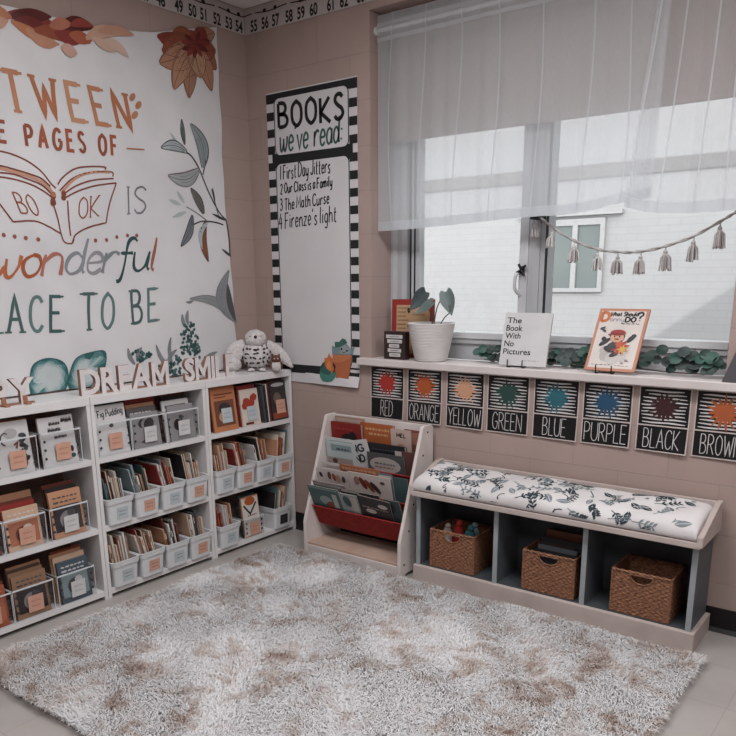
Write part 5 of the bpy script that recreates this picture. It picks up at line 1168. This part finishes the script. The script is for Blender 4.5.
# display stand: two hooks in front, a leg behind
M_wire = mat('black_wire', '141415', .4)
def easel(name, x, y, ang, w, label):
    r_ = thing(name, (x, y, ZL), label, 'book stand', 'black wire book stands'); b = MB(); V = Vector((0, math.sin(ang), math.cos(ang)))
    for s in (-1, 1):
        X = x+s*w/2; b.tube([(X, y-.024, ZL+.036), (X, y-.024, ZL+.0045), (X, y-.02, ZL+.003), (X, y+.012, ZL+.003)], .0028, M_wire, 6)
        p = Vector((X, y+.014, ZL+.003)); b.tube([p, p+V*.15, Vector((x, p.y+V.y*.15, ZL+.003+V.z*.15+.01))], .0028, M_wire, 6)
    b.tube([(x-w/2, y+.013, ZL+.003), (x+w/2, y+.013, ZL+.003)], .0028, M_wire, 6); b.build('cradle', r_)
    MB().tube([Vector((x, y+.014, ZL+.158)) + Vector((0, V.y*.15, -.005)), (x, y+.014+V.y*.15+.03, ZL+.003)], .0028, M_wire, 6).build('rear_leg', r_); return r_
# white title book
b0 = at(499, 366, 'y', -.012); b1 = at(545.5, 367.5, 'y', -.012); ang = .24
w_ = b1.x-b0.x; h_ = .236; fn0 = lean_fn((b0.x, -.006, ZL+.0075), ang)
wbk = MB(); book_shape(wbk, lambda u, v, h: fn0(u, v, h-.0), w_, h_, .010, cmat('c6c4c5'))
wo = tag(wbk.build('book'), 'plain white picture book with black title words on a wire stand', 'book')
tt = MB()
for s, u0, u1, v in (('The', .05, .36, .845), ('Book', .05, .40, .70), ('With', .05, .38, .555), ('No', .05, .26, .405), ('Pictures', .05, .64, .255)):
    vs_, fs_, _ = type_mesh(s, .012); lo = min(p[0] for p in vs_); hi = max(p[0] for p in vs_); zl_ = min(p[1] for p in vs_); k = (u1-u0)*w_/(hi-lo)
    tt.add([fn0(u0*w_+(p[0]-lo)*k+.002, v*h_+(p[1])*.036, .0107) for p in vs_], fs_, M_ink)
scribble(tt, fn0, w_*.5, w_*.85, h_*.1, .003, .0107, cmat('8a8788'), .002, 3); tt.build('title', wo)
easel('book_stand', b0.x+w_*.38, -.006, ang, .072, 'black wire stand holding the plain white title book')
# bordered picture book
b0 = at(584, 368.5, 'y', -.02); b1 = at(634, 373.5, 'y', -.02); ang = .54
w_ = b1.x-b0.x; h_ = .288; fn1 = lean_fn((b0.x, -.012, ZL+.008), ang)
pb = MB(); book_shape(pb, fn1, w_, h_, .010, cmat('b07a62'))
po_ = tag(pb.build('book'), 'picture book with peach border and red capped child on a wire stand', 'book')
ca = MB(); nn = .0104
ca.flat(rect(.012, w_-.012, .012, h_-.012), nn, cmat('c9bfba'), fn1); e = nn+.0004
letter(ca, 'D', fn1, (w_*.08, h_*.79), (w_*.23, h_*.79), (w_*.08, h_*.935), .014, e, cmat('b8653a')); letter(ca, 'anny', fn1, (w_*.26, h_*.79), (w_*.54, h_*.79), (w_*.26, h_*.86), .0035, e, cmat('8a8a90'), gap=.12)
letter(ca, 'What Should', fn1, (w_*.25, h_*.875), (w_*.80, h_*.88), (w_*.25, h_*.94), .005, e, M_ink); letter(ca, 'DO', fn1, (w_*.57, h_*.785), (w_*.77, h_*.785), (w_*.57, h_*.86), .007, e, M_ink); letter(ca, '?', fn1, (w_*.80, h_*.80), (w_*.90, h_*.80), (w_*.80, h_*.94), .008, e, M_ink)
scribble(ca, fn1, w_*.5, w_*.86, h_*.755, .003, e, M_ink, .0035, 2); scribble(ca, fn1, w_*.12, w_*.5, h_*.09, .002, e, M_ink, .003, 5); scribble(ca, fn1, w_*.58, w_*.86, h_*.085, .002, e, cmat('6a6668'), .0025, 6)
def burst(cx, cy, r0, r1, n, hx, rot=0):
    global e
    e += .00025; ca.fan([(cx*w_+(r1 if k % 2 else r0)*w_*math.cos(PI*k/n+rot), cy*h_+(r1 if k % 2 else r0)*w_*math.sin(PI*k/n+rot)) for k in range(2*n)], e, cmat(hx), fn1, (cx*w_, cy*h_))
def blob(cx, cy, rx, ry, hx, rt=0):
    global e
    e += .00025; ca.fan(ell(cx*w_, cy*h_, rx*w_, ry*h_, 14, rt), e, cmat(hx), fn1)
for x, y, r in ((.36, .24, .13), (.5, .20, .14), (.64, .24, .12), (.30, .32, .09), (.70, .34, .1)): blob(x, y, r, r*.75, 'aaa4a1' if x < .5 else 'b9b2ae')
for x, y, rx, ry, rt in ((.27, .45, .13, .035, .7), (.24, .50, .05, .035, 0), (.78, .52, .11, .035, .9), (.82, .56, .05, .03, 0), (.40, .34, .12, .05, -.3), (.52, .26, .1, .035, .5)): blob(x, y, rx, ry, '26262a', rt)
burst(.60, .38, .20, .10, 9, 'a23428', .2); burst(.66, .34, .13, .05, 7, 'c09a4e', .5); blob(.45, .39, .12, .06, '333338', .4); burst(.57, .42, .09, .05, 6, 'b4512f')
blob(.50, .545, .15, .085, '2e2624'); blob(.50, .525, .135, .08, 'c69880'); blob(.50, .60, .155, .05, '8f2c24'); blob(.47, .578, .17, .014, '742019', .06)
for x in (.45, .55): blob(x, .535, .016, .013, '1a1a1c')
blob(.50, .495, .05, .012, '7a3028'); blob(.17, .67, .06, .014, '2a3238', .4); blob(.21, .63, .045, .014, '2a3238', -.4); blob(.79, .17, .04, .012, '8a8486'); blob(.72, .13, .03, .01, '8a8486')
ca.build('cover_art', po_)
easel('book_stand', b0.x+w_*.42, -.012, ang, .066, 'black wire stand holding the peach bordered picture book')
# slate book leaning at the right end of the ledge
q0 = at(721.5, 377, 'y', -.03); fn2 = lambda u, v, h, O=Vector((q0.x+.004, -.0335, ZL+.001)), c=math.cos(.0), s=math.sin(.0): O+Vector((1, 0, 0))*(u)+Vector((0, .12, .993))*v+Vector((0, -.993, .12))*h
sb_ = MB(); P_ = [(0, 0), (.24, 0), (.24, .25), (.075, .25), (.02, .06)]
sb_.prism([(0, 0), (.25, 0), (.25, .26), (.082, .26)], -.004, .006, cmat('4f4c50'), fn2)
so_ = tag(sb_.build('display_board'), 'slate grey slanted board cut off at photo right edge of ledge', 'board')
MB().flat(rect(.12, .22, .05, .07), .0065, cmat('8a8688'), fn2).build('lettering', so_)

# eucalyptus garland along the ledge
gl = thing('eucalyptus_garland', (1.95, .06, ZL), 'faux eucalyptus garland of round green leaves lying along the window ledge', 'garland')
M_e1 = mat('eucalyptus_dark', '1f3a33', .5, '182b25', 18); M_e2 = mat('eucalyptus_mid', '385a50', .5, '2d4a41', 18); M_e3 = mat('eucalyptus_grey', '3c4846', .55, '303a38', 18)
r2 = random.Random(21); sp = smooth_path([(1.43, .055, ZL+.02), (1.6, .09, ZL+.012), (1.8, .085, ZL+.02), (1.95, .075, ZL+.012), (2.03, .062, ZL+.012), (2.12, .08, ZL+.02), (2.28, .05, ZL+.015), (2.45, .02, ZL+.02)], 12)
MB().tube(sp, .003, M_stem, 6).build('stem', gl)
def disc(b, c, r, nrm, m):
    nrm = Vector(nrm).normalized(); u = nrm.orthogonal().normalized(); v = nrm.cross(u); n = 14
    vs = [c+nrm*-.003]+[c+(u*math.cos(2*PI*i/n)+v*math.sin(2*PI*i/n)*.88)*r*.55-nrm*.001 for i in range(n)]+[c+(u*math.cos(2*PI*i/n)+v*math.sin(2*PI*i/n)*.88)*r+nrm*.003 for i in range(n)]
    fs = [(0, 1+i, 1+(i+1) % n) for i in range(n)]+[(1+i, 1+n+i, 1+n+(i+1) % n, 1+(i+1) % n) for i in range(n)]
    b.add(vs, fs, m, None, True)
ml = MB()
def put(u, v, y, r, m):
    c = at(u, v, 'y', y); c.z = max(c.z, ZL+.018)
    if abs(c.x-2.03) > .065: disc(ml, c, r, (r2.uniform(.1, .7), -1, r2.uniform(.25, 1.1)), m)
for (u, v, r, m) in ((662, 350, .026, M_e1), (684, 352, .027, M_e3), (705, 355, .025, M_e1), (712, 358, .028, M_e2), (692, 356, .027, M_e1), (676, 358, .027, M_e2), (668, 362, .030, M_e3), (682, 364, .03, M_e3), (695, 365, .03, M_e3), (708, 364, .026, M_e2), (718, 362, .022, M_e1), (652, 356, .03, M_e1), (645, 363, .027, M_e1), (657, 360, .02, M_e3), (640, 357, .02, M_e1), (638, 365, .022, M_e1), (700, 360, .022, M_e2), (722, 366, .02, M_e1), (714, 368, .02, M_e3), (672, 368, .02, M_e1), (690, 369, .02, M_e3)):
    put(u, v, .03+r2.uniform(-.01, .02), r, m)
for (u, v, r, m) in ((477, 352, .022, M_e2), (483, 349, .024, M_e2), (491, 350, .022, M_e1), (498, 349, .022, M_e1), (494, 358, .025, M_e3), (502, 356, .022, M_e3), (488, 354, .02, M_e1), (482, 355, .018, M_e2)):
    put(u, v, .07+r2.uniform(-.01, .02), r, m)
for (u, v, r, m) in ((553, 355, .026, M_e1), (551, 362, .024, M_e1), (562, 357, .026, M_e3), (570, 353, .026, M_e3), (577, 357, .027, M_e3), (583, 352, .026, M_e2), (590, 348, .02, M_e2), (566, 363, .026, M_e3), (575, 365, .024, M_e3), (587, 358, .024, M_e1), (558, 351, .016, M_e2), (595, 355, .022, M_e1), (582, 365, .02, M_e1)):
    put(u, v, .075+r2.uniform(-.01, .02), r, m)
for p in sp[::3]:
    if r2.random() < .7 and abs(p[0]-2.03) > .07: disc(ml, Vector(p)+Vector((0, r2.uniform(-.01, .01), .012)), .02, (r2.uniform(-.4, .6), -.8, r2.uniform(.3, 1)), r2.choice((M_e1, M_e3)))
ml.build('leaves', gl)

# ================================================================== shag rug
RX0, RX1, RY0, RY1 = .42, 2.595, -1.985, -.335
def rugmat(name, dark, mid, light):
    m = bpy.data.materials.new(name); m.use_nodes = True; nt = m.node_tree; n_ = nt.nodes; l = nt.links; b = n_['Principled BSDF']; b.inputs['Roughness'].default_value = .85; b.inputs['Specular IOR Level'].default_value = .15
    tc = n_.new('ShaderNodeTexCoord'); nz = n_.new('ShaderNodeTexNoise'); nz.inputs['Scale'].default_value = 7.0; nz.inputs['Detail'].default_value = 6; nz.inputs['Roughness'].default_value = .72; nz.inputs['Distortion'].default_value = .5
    rp = n_.new('ShaderNodeValToRGB'); e = rp.color_ramp.elements; e[0].position = .30; e[0].color = (*lin(dark), 1); e[1].position = .50; e[1].color = (*lin(light), 1); q = e.new(.40); q.color = (*lin(mid), 1)
    l.new(tc.outputs['Object'], nz.inputs['Vector']); l.new(nz.outputs['Fac'], rp.inputs[0])
    l.new(rp.outputs[0], b.inputs['Base Color']); return m
rug = thing('shag_rug', (1.52, -1.16, 0), 'large white shag rug with brown mottling covering the reading corner floor', 'rug')
M_rugb = mat('rug_backing', '8a7d77', .95, '7a6d67', 12); M_pile = rugmat('rug_pile', '866d61', 'bdafa8', 'dad8d9')
MB().box(RX0, RX1, RY0, RY1, .0006, .010, M_rugb).build('backing', rug)
rng = np.random.default_rng(3); NT = 200000
px_ = rng.uniform(RX0-.005, RX1+.005, NT); py_ = rng.uniform(RY0-.005, RY1+.005, NT)
ph = np.sin(px_*5.1+2*np.sin(py_*3.3))*1.2+np.sin(py_*6.7+1.7*np.sin(px_*4.1))*1.2+np.sin(px_*17+py_*13)*.7; ang = ph+rng.normal(0, .7, NT)
hgt = rng.uniform(.020, .034, NT); ln = rng.uniform(.016, .034, NT); wd2 = rng.uniform(.0009, .0019, NT)
dx, dy = np.cos(ang), np.sin(ang)
s_ = np.array([0, .35, .7, 1.]); zz = np.array([0, .62, .95, 1.0]); out = np.array([0, .12, .5, 1.]); tw = np.array([1, 1, .8, .25])
wx, wy = -np.sin(ang+rng.normal(0, .6, NT)), np.cos(ang+rng.normal(0, .6, NT))
V = np.empty((NT, 8, 3))
for k in range(4):
    cx_ = px_+dx*ln*out[k]; cy_ = py_+dy*ln*out[k]; cz_ = .008+hgt*zz[k]-(.004 if k == 3 else 0)
    for s, c_ in ((-1, 0), (1, 1)):
        V[:, 2*k+c_, 0] = np.clip(cx_+s*wx*wd2*tw[k], RX0-.03, RX1+.03)-1.52; V[:, 2*k+c_, 1] = np.clip(cy_+s*wy*wd2*tw[k], RY0-.03, RY1+.012)+1.16; V[:, 2*k+c_, 2] = cz_
F = np.array([[0, 1, 3, 2], [2, 3, 5, 4], [4, 5, 7, 6]]); FF = (F[None]+8*np.arange(NT)[:, None, None]).reshape(-1, 4)
me = bpy.data.meshes.new('pile'); me.vertices.add(NT*8); me.vertices.foreach_set('co', V.reshape(-1)); me.loops.add(FF.size); me.loops.foreach_set('vertex_index', FF.reshape(-1).astype(np.int32))
me.polygons.add(len(FF)); me.polygons.foreach_set('loop_start', np.arange(0, FF.size, 4, dtype=np.int32)); me.polygons.foreach_set('loop_total', np.full(len(FF), 4, dtype=np.int32)); me.update(); me.validate()
me.polygons.foreach_set('use_smooth', np.ones(len(FF), dtype=bool)); me.materials.append(M_pile)
pile = bpy.data.objects.new('pile', me); C.objects.link(pile); pile.parent = rug; pile['kind'] = 'stuff'
